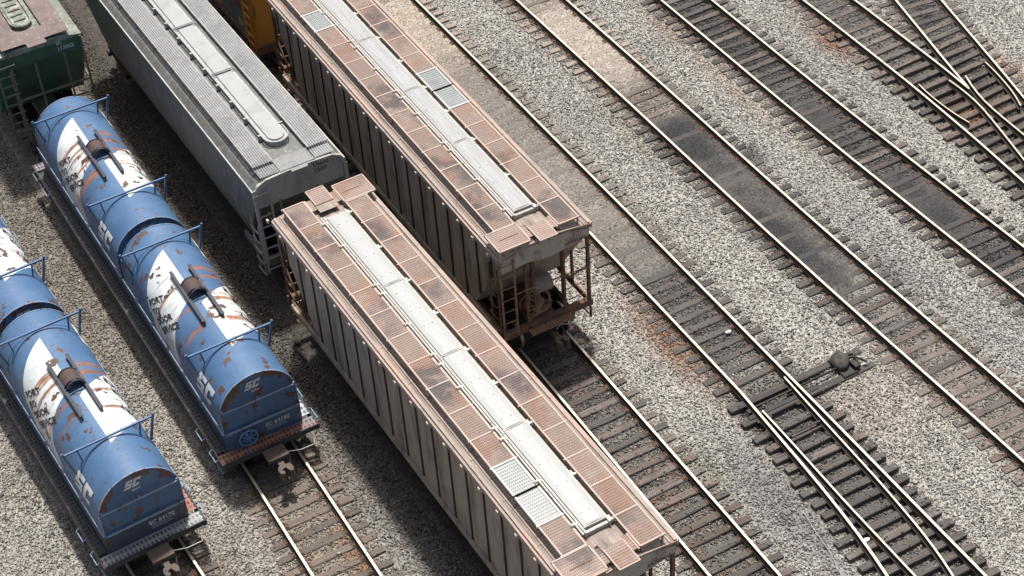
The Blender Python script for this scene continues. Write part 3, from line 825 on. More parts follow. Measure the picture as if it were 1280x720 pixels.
# ------------------------------------------------------------------ light grey hopper
def shaped_body(HLx, zend, zlow, prof, mats, root, inset=1.6):
    def sec(y, zb):
        p = [(x, y, z) for x, z in prof if z > zb + .05]
        # profile runs right bottom -> top -> left bottom; insert the cut points
        def xat(zq):
            pr = [(x, z) for x, z in prof if x > 0]
            for (xa, za), (xb, zb_) in zip(pr, pr[1:]):
                if za <= zq <= zb_: return xa + (xb - xa) * (zq - za) / max(1e-6, zb_ - za)
            return pr[0][0]
        return p, xat(zb)
    # resample: fixed count along z so that sections loft cleanly
    side = [(x, z) for x, z in prof if x > .01 and z <= 3.75]
    top = [(x, z) for x, z in prof if z > 3.75]
    def S(y, zb):
        zs = [zb + (3.75 - zb) * i / 7 for i in range(8)]
        def xs(z):
            for (xa, za), (xb, zb_) in zip(side, side[1:]):
                if za <= z <= zb_: return xa + (xb - xa) * (z - za) / (zb_ - za)
            return side[-1][0] if z > side[-1][1] else side[0][0]
        rgt = [(xs(z), y, z) for z in zs]
        return rgt + [(x, y, z) for x, z in top] + [(-x, y, z) for (x, y, z) in rgt[::-1]]
    b = MB(); b.loft([S(-HLx, zend), S(-HLx + .15, zend - .1), S(-HLx + inset, zlow), S(HLx - inset, zlow), S(HLx - .15, zend - .1), S(HLx, zend)], smooth=False)
    return b.build('body', mats, root)

def round_lid(x, y0, y1, w, z, round_near=True, n=8):
    pts = []
    if round_near: pts += [(x + w * math.cos(a), y0 + w + w * math.sin(a)) for a in [math.pi + math.pi * i / n for i in range(n + 1)]]
    else: pts += [(x - w, y0), (x + w, y0)]
    pts += [(x + w, y1), (x - w, y1)]
    return pts

def grey_hopper():
    G = 7.6
    root = empty('covered_hopper_car', (13.09, 47.62, 0), R(1.1), 'light grey covered hopper with smooth sides, ribbed silver roof walks and a round-ended hatch', 'railcar')
    prof = [(1.22, 1.1), (1.40, 1.7), (1.48, 2.5), (1.48, 3.1), (1.44, 3.74), (1.30, 4.02), (1.05, 4.14), (.4, 4.18), (-.4, 4.18), (-1.05, 4.14), (-1.30, 4.02)]
    shaped_body(G, 3.2, 1.1, prof, M['g_side'], root)
    # end panel and arch frame
    ep = MB()
    pr = [(-1.38, 3.22), (1.38, 3.22), (1.40, 3.74), (1.27, 3.98), (1.03, 4.10), (.4, 4.14), (-.4, 4.14), (-1.03, 4.10), (-1.27, 3.98), (-1.40, 3.74)]
    ep.loft([[(x, -G - .02, z) for x, z in pr], [(x, -G + .0, z) for x, z in pr]][::-1])
    ep.build('end_panel', M['g_end'], root)
    ar = MB()
    ap = [(1.44, 1.2), (1.46, 3.74), (1.32, 4.03), (1.05, 4.155), (.4, 4.19), (-.4, 4.19), (-1.05, 4.155), (-1.32, 4.03), (-1.46, 3.74), (-1.44, 1.2)]
    for (a, b) in zip(ap, ap[1:]): ar.bar((a[0], -G - .05, a[1]), (b[0], -G - .05, b[1]), .10, .09)
    for sx in (-1, 1):
        ar.box(min(sx * 1.36, sx * 1.50), max(sx * 1.36, sx * 1.50), -G, G, 3.76, 3.86)
    ar.build('arch_frame', M['g_end'], root)
    es = MB()
    for sx in (-1, 1):
        es.loft([[(sx * 1.34, -G, 4.02), (sx * 1.51, -G, 3.80), (sx * 1.51, -G, 3.76), (sx * 1.30, -G, 3.98)][::sx], [(sx * 1.34, G, 4.02), (sx * 1.51, G, 3.80), (sx * 1.51, G, 3.76), (sx * 1.30, G, 3.98)][::sx]])
    build_by(es, 'eave_strip', M['g_side'], root)
    rf = MB(); rf.loft([[(1.1, y, 4.15), (.5, y, 4.20), (0, y, 4.21), (-.5, y, 4.20), (-1.1, y, 4.15), (-1.1, y, 4.12), (1.1, y, 4.12)][::-1] for y in (-G, G)]); rf.build('roof', M['g_roof'], root)
    for sx in (-1, 1):
        w = MB(); a, c = sorted((sx * .57, sx * 1.18)); w.box(a, c, -G + .45, G, 4.34, 4.352)
        w.build('running_board', M['g_board'], root)
        e = MB(); e.box(a, c, -G - .02, -G + .55, 4.25, 4.262); e.build('board_end', M['g_board'], root)
        s2 = MB()
        for k in range(10):
            y = -G + .8 + k * 1.5; s2.box(a, c, y - .02, y + .02, 4.16, 4.338)
        for x in (a, c): s2.box(x - .012, x + .012, -G + .45, G, 4.325, 4.36)
        s2.build('board_support', M['g_rail'], root)
    pf = MB(); pf.box(-.55, .55, -G - .03, -G + .60, 4.24, 4.255); pf.box(-.26, .26, -G - .22, -G + .02, 4.225, 4.24); pf.box(-.56, .56, -G - .05, -G - .03, 4.21, 4.262)
    pf.build('end_platform', M['g_plate'], root)
    # hatch trough, round near end
    base = MB(); z0, z1 = 4.19, 4.36
    def ring(w, z, y0): return [(x, y, z) for x, y in round_lid(.02, y0, G, w, z)]
    base.loft([ring(.34, z0, -G + 1.15), ring(.34, z1, -G + 1.15)]); base.build('hatch_coaming', M['g_rail'], root)
    ys = [-G + 1.2, -G + 5.35, -G + 8.45, -G + 11.55, G]
    for k in range(4):
        h = MB(); rn = k == 0
        lo = [(x, y, 4.36) for x, y in round_lid(.02, ys[k] + .03, ys[k + 1] - .03, .27, 0, rn)]; hi = [(x, y, 4.41) for x, y in round_lid(.02, ys[k] + .05, ys[k + 1] - .05, .25, 0, rn)]
        h.loft([lo, hi]); ho = h.build('hatch_cover', M['g_hatch'], root)
        if k: 
            c = MB(); c.tube([(-.38, ys[k] - .04, 4.30), (-.34, ys[k] - .04, 4.45), (.36, ys[k] - .04, 4.45), (.44, ys[k] - .06, 4.30)], .02, 6); c.tube([(-.36, ys[k] + .04, 4.30), (-.34, ys[k] + .04, 4.44), (.36, ys[k] + .04, 4.44), (.38, ys[k] + .04, 4.3)], .02, 6)
            c.build('hold_down_bar', M['g_rail'], root)
    tb = MB(); tb.tube([(-.36, G, 4.40)] + [(-.36, -G + 1.6, 4.40)] + [(.02 + .38 * math.cos(a), -G + 1.5 + .38 * math.sin(a), 4.39) for a in [math.pi + math.pi * i / 8 for i in range(9)]] + [(.40, -G + 1.9, 4.36)], .022, 6)
    tb.build('hatch_rod', M['g_rail'], root)
    lk = MB(); lk.box(-.46, -.34, -.04, .04, 4.22, 4.38); lk.cyl((-.46, 0, 4.38), (-.34, 0, 4.38), .045, 8)
    first = None
    for y in [-G + 1.7 + i * 1.04 for i in range(13)]:
        if first is None: first = lk.build('latch', M['g_rail'], root, loc=(0, y, 0))
        else: link_copy(first, root, (0, y, 0))
    lk = MB(); lk.box(.32, .48, -.025, .025, 4.30, 4.38); lk.build('latch', M['g_rail'], root, loc=(0, -G + 2.0, 0))
    ld = MB()
    for x in (-1.47, -1.02): ld.bar((x, -G - .12, .85), (x, -G - .12, 4.0), .06, .03)
    for i in range(8):
        z = 1.0 + i * .40; ld.bar((-1.47, -G - .14, z), (-1.02, -G - .14, z), .04, .03)
    ld.build('ladder', M['g_rail'], root)
    l2 = MB()
    for y in (-G + .0, -G + .5): l2.bar((-1.52, y, .7), (-1.52, y, 2.6), .05, .03)
    for i in range(5): l2.bar((-1.56, -G, .75 + i * .4), (-1.56, -G + .5, .75 + i * .4), .035)
    l2.build('ladder', M['g_rail'], root)
    si = MB(); si.box(-1.45, 1.45, -G - .08, -G + .1, 1.05, 1.3); si.box(-.35, .35, -G, -G + 1.9, .7, 1.15); si.box(-1.45, -1.35, -G, -G + 1.7, 1.05, 1.25); si.box(1.35, 1.45, -G, -G + 1.7, 1.05, 1.25)
    for x in (-.7, .5): si.bar((x, -G, 1.2), (x, -G, 3.3), .07)
    si.build('end_sill', M['g_side'], root)
    coupler(root, -G - .05, -1)
    for y in (-6.0, 6.0): truck(root, y)
    lettering(['LRDZ', '1500'], .20, lambda x, y: (.46 + x, -G - .026, 3.96 + y), M['ink_worn'], root, offset=.005, spacing=1.08)
grey_hopper()

# ------------------------------------------------------------------ dark green hopper
def green_hopper():
    G = 7.6
    root = empty('covered_hopper_car', (8.76, 58.15, 0), 0, 'dark green covered hopper with brown roof walks, lettered SC 113002, at the upper left', 'railcar')
    prof = [(1.44, 1.1), (1.45, 3.74), (1.45, 4.08), (.7, 4.22), (-.7, 4.22), (-1.45, 4.08)]
    shaped_body(G, 3.55, 1.1, prof, M['gr_end'], root)
    ep = MB(); pr = [(-1.43, 3.58), (1.43, 3.58), (1.43, 4.06), (.7, 4.19), (-.7, 4.19), (-1.43, 4.06)]
    ep.loft([[(x, -G - .02, z) for x, z in pr], [(x, -G, z) for x, z in pr]][::-1]); ep.build('end_panel', M['gr_end'], root)
    rf = MB(); rf.loft([[(1.48, y, 4.09), (.7, y, 4.24), (-.7, y, 4.24), (-1.48, y, 4.09), (-1.48, y, 4.05), (1.48, y, 4.05)][::-1] for y in (-G - .04, G)]); rf.build('roof', M['gr_roof'], root)
    for sx in (-1, 1):
        w = MB(); a, c = sorted((sx * .45, sx * 1.12)); w.box(a, c, -G, G, 4.33, 4.35)
        for k in range(8): w.box(a, c, -G + .3 + k * 2 - .02, -G + .3 + k * 2 + .02, 4.12, 4.33)
        w.build('running_board', M['gr_board'], root)
    pf = MB(); pf.box(-.45, .45, -G, -G + .75, 4.33, 4.348); pf.box(-.33, .30, -G - .28, -G, 4.325, 4.345); pf.build('end_platform', M['gr_board'], root)
    b = MB(); b.loft([[(x, y, z) for x, y in round_lid(-.06, -G + 1.0, G, .34, 0)] for z in (4.2, 4.34)]); b.build('hatch_coaming', M['gr_rod'], root)
    h = MB(); h.loft([[(x, y, 4.34) for x, y in round_lid(-.06, -G + 1.05, G, .29, 0)], [(x, y, 4.38) for x, y in round_lid(-.06, -G + 1.08, G, .27, 0)]])
    ho = h.build('hatch_cover', M['gr_roof'], root)
    rb = MB(); rb.box(-.26, .14, -.035, .035, 4.38, 4.42)
    rb = rb.build('hatch_rib', M['gr_rod'], ho, loc=(0, -G + 1.38, 0))
    for k in range(1, 12): link_copy(rb, ho, (0, -G + 1.38 + k * .34, 0))
    tb = MB(); tb.tube([(-.40, G, 4.36), (-.40, -G + 1.4, 4.36)] + [(-.06 + .34 * math.cos(a), -G + 1.36 + .36 * math.sin(a), 4.37) for a in [math.pi + math.pi * i / 8 for i in range(9)]] + [(.28, G, 4.36)], .03, 6); tb.build('hatch_rod', M['gr_roof'], root)
    cg = MB()
    for x in (1.42, .78, -.20, -1.05, -1.44): cg.bar((x, -G - .06, .9), (x, -G - .06, 3.6 if abs(x) < 1.4 else 4.05), .06)
    cg.bar((-1.05, -G - .10, 2.42), (1.42, -G - .10, 2.42), .06)
    cg.bar((.78, -G - .08, 1.9), (1.42, -G - .08, 1.9), .05); cg.bar((.78, -G - .08, 1.5), (1.42, -G - .08, 1.5), .05)
    cg.bar((1.42, -G, 3.4), (1.42, -G + 1.5, 1.2), .06); cg.bar((1.42, -G, 2.4), (1.42, -G + .9, 2.4), .05)
    cg.build('end_cage', M['gr_rod'], root)
    ld = MB()
    for x in (-1.46, -1.0): ld.bar((x, -G - .12, .8), (x, -G - .12, 3.7), .05, .03)
    for i in range(8): ld.bar((-1.46, -G - .14, .95 + i * .36), (-.92, -G - .14, .95 + i * .36), .05, .04)
    ld.build('ladder', M['gr_rod'], root)
    si = MB(); si.box(-1.45, 1.45, -G - .08, -G + .12, 1.0, 1.25); si.box(-.35, .35, -G, -G + 1.9, .7, 1.15); si.build('end_sill', M['gr_rod'], root)
    g = MB(); g.tube([(-1.35, -G - .03, 3.78), (-1.35, -G - .09, 3.78), (-.85, -G - .09, 3.80), (-.85, -G - .03, 3.80)], .02, 6); g.build('grab_iron', M['lug'], root)
    coupler(root, -G - .05, -1)
    for y in (-6.0, 6.0): truck(root, y)
    lettering(['SC', '113002'], .19, lambda x, y: (.60 + x, -G - .026, 3.93 + y), M['white_worn'], root, offset=.004)
green_hopper()

# ------------------------------------------------------------------ yellow boxcar
def boxcar():
    G = 7.6
    root = empty('boxcar', (17.6, 58.3, 0), 0, 'rusting yellow boxcar sprayed dark red and teal, half hidden behind the grey hopper roof', 'railcar')
    b = MB(); b.loft([[(1.45, y, 1.0), (1.45, y, 4.3), (0, y, 4.5), (-1.45, y, 4.3), (-1.45, y, 1.0)] for y in (-G, G)]); b.build('body', M['graf'], root)
    rf = MB(); rf.loft([[(1.48, y, 4.31), (0, y, 4.52), (-1.48, y, 4.31), (-1.48, y, 4.27), (0, y, 4.48), (1.48, y, 4.27)][::-1] for y in (-G - .05, G)]); rf.build('roof', M['roof'], root)
    rb = MB()
    for k in range(2):
        y = -G + .03 + k * .75
        rb.box(-1.51, -1.452, y, y + .09, 1.05, 4.2); rb.box(1.452, 1.51, y, y + .09, 1.05, 4.2)
    build_by(rb, 'side_post', M['yellow'], root)
    ld = MB()
    for y in (-G + .12, -G + .62): ld.bar((-1.54, y, .7), (-1.54, y, 4.2), .06, .05)
    for i in range(9): ld.bar((-1.58, -G + .12, .8 + i * .38), (-1.58, -G + .62, .8 + i * .38), .05)
    ld.build('ladder', M['yellow'], root)
    si = MB(); si.box(-1.5, 1.5, -G - .1, -G, .9, 1.2); si.box(-1.49, -1.40, -G, G, .85, 1.02); si.build('end_sill', M['rusty'], root)
    coupler(root, -G - .05, -1)
    for y in (-6.0, 6.0): truck(root, y)
boxcar()

# ------------------------------------------------------------------ tracks
ZT = -.185      # top of ties
GA = .753
def smooth_line(pts, step=.8):
    pts = sorted(pts, key=lambda p: p[1])
    ys = np.array([p[1] for p in pts]); xs = np.array([p[0] for p in pts])
    n = max(2, int((ys[-1] - ys[0]) / step) + 1); Y = np.linspace(ys[0], ys[-1], n); X = np.interp(Y, ys, xs)
    if n > 6:
        for _ in range(2): X[1:-1] = (X[:-2] + X[1:-1] * 2 + X[2:]) / 4
    return list(zip(X, Y))
PROF = [(-.036, -.004), (-.030, 0), (.030, 0), (.036, -.004), (.036, -.038), (.010, -.052), (.010, -.135), (.072, -.155), (.072, -.168), (-.072, -.168), (-.072, -.155), (-.010, -.135), (-.010, -.052), (-.036, -.038)]
def rail(pts, parent, name='rail', head=True, dull=False, step=.8, wid=1.0, hm='head', dz=0):
    P = smooth_line(pts, step); mb = MB(); n = len(PROF); vs = []
    pr = [(u * (wid if abs(u) < .05 else 1), z) for u, z in PROF]
    for i, (x, y) in enumerate(P):
        a, b = P[max(i - 1, 0)], P[min(i + 1, len(P) - 1)]
        d = Vector((b[0] - a[0], b[1] - a[1], 0)).normalized(); nx, ny = d.y, -d.x
        vs += [(x + nx * u, y + ny * u, z + dz) for u, z in pr]
    for i in range(len(P) - 1):
        for k in range(n):
            q = (i * n + k, i * n + (k + 1) % n, (i + 1) * n + (k + 1) % n, (i + 1) * n + k)
            mb.f.append(list(q)); mb.m.append(0 if (k in (0, 1, 2) and not dull) else 1); mb.s.append(False)
    mb.f.append(list(range(n))[::-1]); mb.f.append([len(vs) - n + k for k in range(n)]); mb.m += [1, 1]; mb.s += [False, False]
    mb.v = [tuple(v) for v in vs]
    return mb.build(name, [M[hm], M['railside']], parent)

# tie prototypes, by length
def tie_mesh(L, seed, dark=False, plates=None):
    rr = random.Random(seed); mb = MB(); w, h = .115, .17
    n = 6; secs = []
    for i in range(n + 1):
        x = -L / 2 + L * i / n; j = lambda a=.006: rr.uniform(-a, a)
        e = .012 if i in (0, n) else 0
        secs.append([(x, -w + j() + e, -h), (x, w + j() - e, -h), (x, w + j() - e, -.02), (x, w - .02 + j(), j(.004) - e), (x, -w + .02 + j(), j(.004) - e), (x, -w + j() + e, -.02)])
    mb.loft(secs)
    for px in (plates if plates is not None else (-GA, GA)):
        mb.box(px - .17, px + .17, -.09, .09, .001, .018, 1)
        for sx in (-1, 1):
            for sy in (-1, 1): mb.box(px + sx * .10 - .02, px + sx * .10 + .02, sy * .06 - .012, sy * .06 + .012, .018, .045, 1)
    o = mb.build('tie', [M['tie_dark'] if dark else M['tie'], M['plate']]); me = o.data; bpy.data.objects.remove(o); return me
TIES = {False: [tie_mesh(2.62, k) for k in range(4)], True: [tie_mesh(2.62, 10 + k, True) for k in range(4)]}
LT = {}
TOBJ = []
FOOT = []        # tie footprints for the ballast: x, y, half length, angle
def put_tie(parent, x, y, L=2.62, ang=0, dark=False, dz=0, plates=None):
    if abs(L - 2.62) < .1: me = random.choice(TIES[dark])
    else:
        key = (round(L * 4) / 4, dark)
        if key not in LT: LT[key] = tie_mesh(key[0], hash(key) % 97, dark, plates=())
        me = LT[key]
    o = bpy.data.objects.new('tie', me); COL.objects.link(o); o.parent = parent
    o.location = (x + random.uniform(-.05, .05), y, ZT + dz + random.uniform(-.012, .006)); o.rotation_euler = (random.uniform(-.01, .01), random.uniform(-.004, .004), ang + random.uniform(-.02, .02))
    FOOT.append((x, y, L / 2, ang)); TOBJ.append(o); return o

YF, YN = 72.0, 9.0
def ci(pts):
    p = sorted(pts, key=lambda q: q[1]); ys = [q[1] for q in p]; xs = [q[0] for q in p]
    return lambda y: float(np.interp(y, ys, xs))

TR = {
    'T0': [(2.9, 72), (4.02, 50), (5.0, 32), (5.55, 22), (6.2, 9)],
    'T1': [(8.68, 72), (8.72, 58), (8.76, 49), (8.98, 33), (9.0, 9)],
    'T2': [(13.35, 72), (13.30, 50), (13.22, 40), (13.12, 37), (13.42, 23), (13.6, 9)],
    'T3': [(17.6, 72), (17.62, 50), (17.62, 33), (17.58, 22), (17.5, 9)],
    'T4': [(22.03, 72), (22.04, 45), (22.02, 37), (21.97, 29), (21.90, 20), (21.8, 9)],
    'T5': [(26.6, 72), (26.61, 49), (26.64, 42), (26.60, 36), (26.62, 31), (26.75, 25), (26.95, 9)],
    'T6': [(30.97, 72), (30.95, 46), (30.92, 40), (30.95, 36), (31.12, 28), (31.5, 9)],
    'T7': [(35.2, 72), (35.15, 43), (35.07, 38), (34.86, 34), (34.5, 30), (33.4, 22), (30.9, 9)],
}
CEN = {k: ci(v) for k, v in TR.items()}
LBL = {
    'T0': 'curving track under the leftmost blue coil car', 'T1': 'track under the green hopper and blue coil car, running out below them over brown gravel',
    'T2': 'track under the light grey hopper and the rust pink roofed hopper', 'T3': 'track coming out from beneath the open rusty hopper cage over black speckled gravel',
    'T4': 'empty track beside the brown hopper, with the turnout and switch stand at its lower end', 'T5': 'empty track with a pale sandy patch and a black oil smear between its rails',
    'T6': 'empty evenly dark track between the oil smeared track and the crossing frog', 'T7': 'empty track at upper right whose left rail has a rusty bolted joint beside the frog',
    'T8': 'diverging track at the far upper right meeting its neighbour at a frog'}
GRP = 'parallel yard tracks'
roots = {}
for k, pts in TR.items():
    root = empty('railway_track', (0, 0, 0), 0, LBL[k], 'track', GRP); roots[k] = root
    c = CEN[k]
    ys = [YN + i * 1.5 for i in range(int((YF - YN) / 1.5) + 1)]
    if k in ('T4', 'T7'): pass
    else:
        for s in (-1, 1): rail([(c(y) + s * GA, y) for y in ys], root, dull=(k == 'T2'))
    y = 14.0 + random.random() * .4; cnt = 0
    while y < 64:
        skip = (k == 'T4' and y < 28.9) or (k == 'T7' and y < 40.3)
        if not skip:
            dk = {'T3': random.random() < .35, 'T4': y < 36 or random.random() < .4, 'T5': random.random() < .35, 'T6': random.random() < .75, 'T7': random.random() < .6}.get(k, random.random() < .3)
            put_tie(root, c(y), y, 2.62, 0, dk)
            cnt += 1
        y += .50 + random.uniform(-.03, .035)

# turnout on the fourth visible track
r4 = roots['T4']; c4 = CEN['T4']
rail([(c4(y) + GA, y) for y in [YN + i * 1.5 for i in range(43)]], r4)
rail([(c4(y) - GA, y) for y in [28.9 + i * 1.5 for i in range(29)]], r4)
rail([(20.0, 19.0), (20.62, 21.57), (20.88, 23.52), (21.0, 24.9), (21.12, 27.12), (21.215, 28.9)], r4)
rail([(18.6, 14.5), (20.0, 19.0)], r4)
o = rail([(c4(y) - GA + .02 + .07 * max(0, min(1, (y - 24) / 3)), y) for y in [YN + i * 1.0 for i in range(20)]], r4, 'switch_point', step=.5, wid=.7)
o = rail([(21.4, 18.8), (21.99, 20.72), (22.22, 22.08), (22.38, 24.08), (22.44, 25.6), (22.49, 26.9), (22.58, 28.75)], r4, 'switch_point', step=.4, wid=.7)
rail([(20.0, 14.5), (21.4, 18.8)], r4)
dl = ci([(18.6, 14.5), (20.0, 19.0), (20.63, 21.57), (20.93, 23.52), (21.04, 24.63), (21.16, 27.12), (21.25, 28.9)])
y = 28.6 - .62 * 2; k = 0
while y > 14:
    xl = dl(y) - .58 + random.uniform(-.06, .06); xr = c4(y) + GA + .55 + random.uniform(-.05, .05)
    put_tie(r4, (xl + xr) / 2, y, xr - xl, 0, random.random() < .6, .0); y -= .455 + random.uniform(-.02, .02)
for y in (28.62, 27.98): 
    t = put_tie(r4, (20.65 + 25.05) / 2, y, 4.4, .0, True, .03); t.rotation_euler = (0, 0, .0)
sp = MB(); sp.box(-.28, .20, -.07, .07, .012, .028); sp = sp.build('slide_plate', M['black'], r4, loc=(21.30, 28.3, ZT))
for i in range(9):
    for x in (21.30, 22.62):
        if i or x > 22: link_copy(sp, r4, (x, 28.3 - i * .455, ZT))
gp = MB(); gp.box(-1.15, 1.15, -.07, .07, .035, .05); gp = gp.build('gauge_plate', M['black'], r4, loc=(22.05, 28.55, ZT)); link_copy(gp, r4, (22.05, 28.05, ZT))
rd = MB(); rd.bar((21.3, 28.30, -.10), (24.55, 28.30, -.10), .05, .03); rd.bar((21.4, 26.9, -.09), (22.5, 26.9, -.09), .05, .03); rd.build('connecting_rod', M['black'], r4)
# joints
jb = MB()
for (x, y) in ((c4(32.6) - GA, 32.68), (c4(32.5) + GA, 32.49)):
    for s in (-1, 1): jb.box(x + s * .02 - .012 + (0 if s > 0 else 0), x + s * .02 + .012, y - .45, y + .45, -.13, -.06)
    for i in range(4): jb.cyl((x - .07, y - .3 + i * .2, -.09), (x + .07, y - .3 + i * .2, -.09), .018, 6)
build_by(jb, 'joint_bar', M['plate'], r4, 0, 22.0)
# crossing frog between the two right-hand tracks
r7 = roots['T7']; c7 = CEN['T7']
L7 = [(c7(y) - GA, y) for y in [YN + i * 1.0 for i in range(64)]]
rail(L7, r7)
rail([(c7(y) + GA + .0, y) for y in [38 + i * 1.0 for i in range(35)]] + [(35.73, 36.56)], r7, step=.5)
rail([(36.12, 37.22), (35.83, 36.5), (35.68, 35.73), (35.62, 35.2), (35.54, 33.64), (c7(32) + GA, 32), (c7(28) + GA, 28), (c7(22) + GA, 22), (c7(9) + GA, 9)], r7, 'wing_rail', step=.5, wid=.8, hm='head_dull')
rail([(34.52, 37.7), (34.42, 37.2), (34.42, 35.6), (34.52, 35.1)], r7, 'guard_rail', step=.4, wid=.6, hm='head_dull')
root8 = empty('railway_track', (0, 0, 0), 0, LBL['T8'], 'track', GRP); roots['T8'] = root8
C8 = [(45.3, 72), (40.0, 51), (37.85, 42.2), (36.8, 37.95), (36.14, 35), (35.65, 33.3), (34.9, 30.5), (33.6, 26.5), (31.0, 20), (26, 9)]
c8 = ci(C8)
rail([(45.3 - .77, 72), (40.0 - .77, 51), (37.09, 42.16), (36.05, 37.95), (35.75, 36.62)], root8, step=.5)
rail([(45.3 + .77, 72), (40.0 + .77, 51), (38.62, 42.1), (37.45, 37.35), (36.86, 35.07), (36.4, 33.3), (35.7, 30.5), (34.4, 26.5), (31.8, 20), (26.8, 9)], root8)
rail([(35.50, 37.32), (35.54, 36.61), (35.47, 35.84), (35.34, 35.24), (34.89, 33.47), (34.15, 30.7), (32.85, 26.7), (30.2, 20), (25.2, 9)], root8, 'wing_rail', step=.5, wid=.8, hm='head_dull')
rail([(37.18, 37.45), (37.12, 36.9), (36.72, 35.3), (36.50, 34.9)], root8, 'guard_rail', step=.4, wid=.6, hm='head_dull')
y = 40.2
while y > 14:
    xl = min(c7(y), c8(y)) - 1.31; xr = max(c7(y), c8(y)) + 1.33
    put_tie(r7, (xl + xr) / 2 + random.uniform(-.05, .05), y, xr - xl, R(2), random.random() < .55); y -= .50 + random.uniform(-.03, .03)
y = 40.7
while y < 64: put_tie(root8, c8(y), y, 2.62, R(-7), random.random() < .6); y += .52
jb = MB()
x = c7(42.1) - GA; jb.box(x - .03, x + .03, 41.7, 42.5, -.13, -.055)
for i in range(4): jb.cyl((x - .08, 41.8 + i * .2, -.09), (x + .08, 41.8 + i * .2, -.09), .02, 6)
jb.box(x - .32, x - .12, 41.5, 41.75, ZT, ZT + .08)
jb.build('joint_bar', M['plate'], r7)

# switch stand on the long ties
ss = empty('switch_stand', (24.35, 28.32, ZT + .03), 0, 'low dark switch stand bolted across two long ties beside the turnout', 'switch stand')
b = MB(); b.bbox(-.30, .20, -.42, .42, 0, .05, .02); b.build('base_plate', M['black'], ss)
b = MB()
sec_ = []
for z, s_ in ((.05, .25), (.14, .27), (.22, .23), (.27, .15), (.28, .05)):
    sec_.append([(-.08 + s_ * (1 + .12 * math.cos(3 * a)) * math.cos(a), .12 + s_ * 1.25 * (1 + .1 * math.sin(2 * a)) * math.sin(a), z + .04 * math.cos(a)) for a in [2 * math.pi * i / 14 for i in range(14)]])
b.loft(sec_, smooth=True); b.build('gear_housing', M['housing'], ss)
b = MB(); b.tube([(.10, .05, .22), (.24, -.02, .24), (.44, -.12, .16), (.56, -.30, .12)], .038, 8); b.tube([(.2, .25, .12), (.36, .1, .2), (.3, -.3, .16)], .045, 8); b.box(.12, .30, -.34, -.05, .05, .18); b.build('throw_lever', M['black'], ss)
b = MB(); b.tube([(-1.5, -.02, .06), (-.3, -.02, .08)], .028, 8); b.build('rod', M['black'], ss)
# litter
def scrap(x, y, s, lab):
    mb = MB(); rr = random.Random(int(x * 100)); n = 7
    ring = [(math.cos(2 * math.pi * i / n) * s * rr.uniform(.7, 1.1), math.sin(2 * math.pi * i / n) * s * .6 * rr.uniform(.7, 1.1), rr.uniform(0, .03)) for i in range(n)]
    top = [(p[0] * .9, p[1] * .9, p[2] + .012) for p in ring]
    mb.loft([ring, top]); o = mb.build('paper_scrap', M['frame_white'], loc=(x, y, ZT + .03)); o['label'] = lab; o['category'] = 'litter'
scrap(22.40, 31.25, .12, 'torn white scrap lying between the rails above the turnout')
scrap(20.95, 22.9, .13, 'pale scrap of litter lying on the turnout ties near the bottom edge')
ca = MB()
pp = [(20.2, 24.6), (20.05, 23.9), (19.95, 23.1), (19.75, 22.4), (19.8, 21.6), (19.6, 20.8)]
ca.tube([(x, y, -.185) for x, y in pp], .007, 5)
o = ca.build('wire', M['frame_white']); o['label'] = 'thin pale wire lying loose on the gravel left of the turnout'; o['category'] = 'wire'

# ------------------------------------------------------------------ ground and ballast
def vnoise(X, Y, sc, seed, octs=3):
    r = np.random.default_rng(seed); out = np.zeros_like(X); amp = 1; tot = 0
    for o_ in range(octs):
        g = r.random((128, 128)); u = X / sc + 31.7 * o_ + 50; v = Y / sc + 17.3 * o_ + 50
        i = np.floor(u).astype(int); j = np.floor(v).astype(int); fu = u - i; fv = v - j
        fu = fu * fu * (3 - 2 * fu); fv = fv * fv * (3 - 2 * fv)
        a = g[i % 128, j % 128]; b_ = g[(i + 1) % 128, j % 128]; c_ = g[i % 128, (j + 1) % 128]; d_ = g[(i + 1) % 128, (j + 1) % 128]
        out += amp * ((a * (1 - fu) + b_ * fu) * (1 - fv) + (c_ * (1 - fu) + d_ * fu) * fv); tot += amp; amp *= .5; sc *= .5
    return out / tot
def smst(x, a, b): 
    t = np.clip((x - a) / (b - a), 0, 1); return t * t * (3 - 2 * t)
def cen_arr(k, Y):
    p = sorted(TR[k] if k != 'T8' else C8, key=lambda q: q[1]); return np.interp(Y, [q[1] for q in p], [q[0] for q in p])
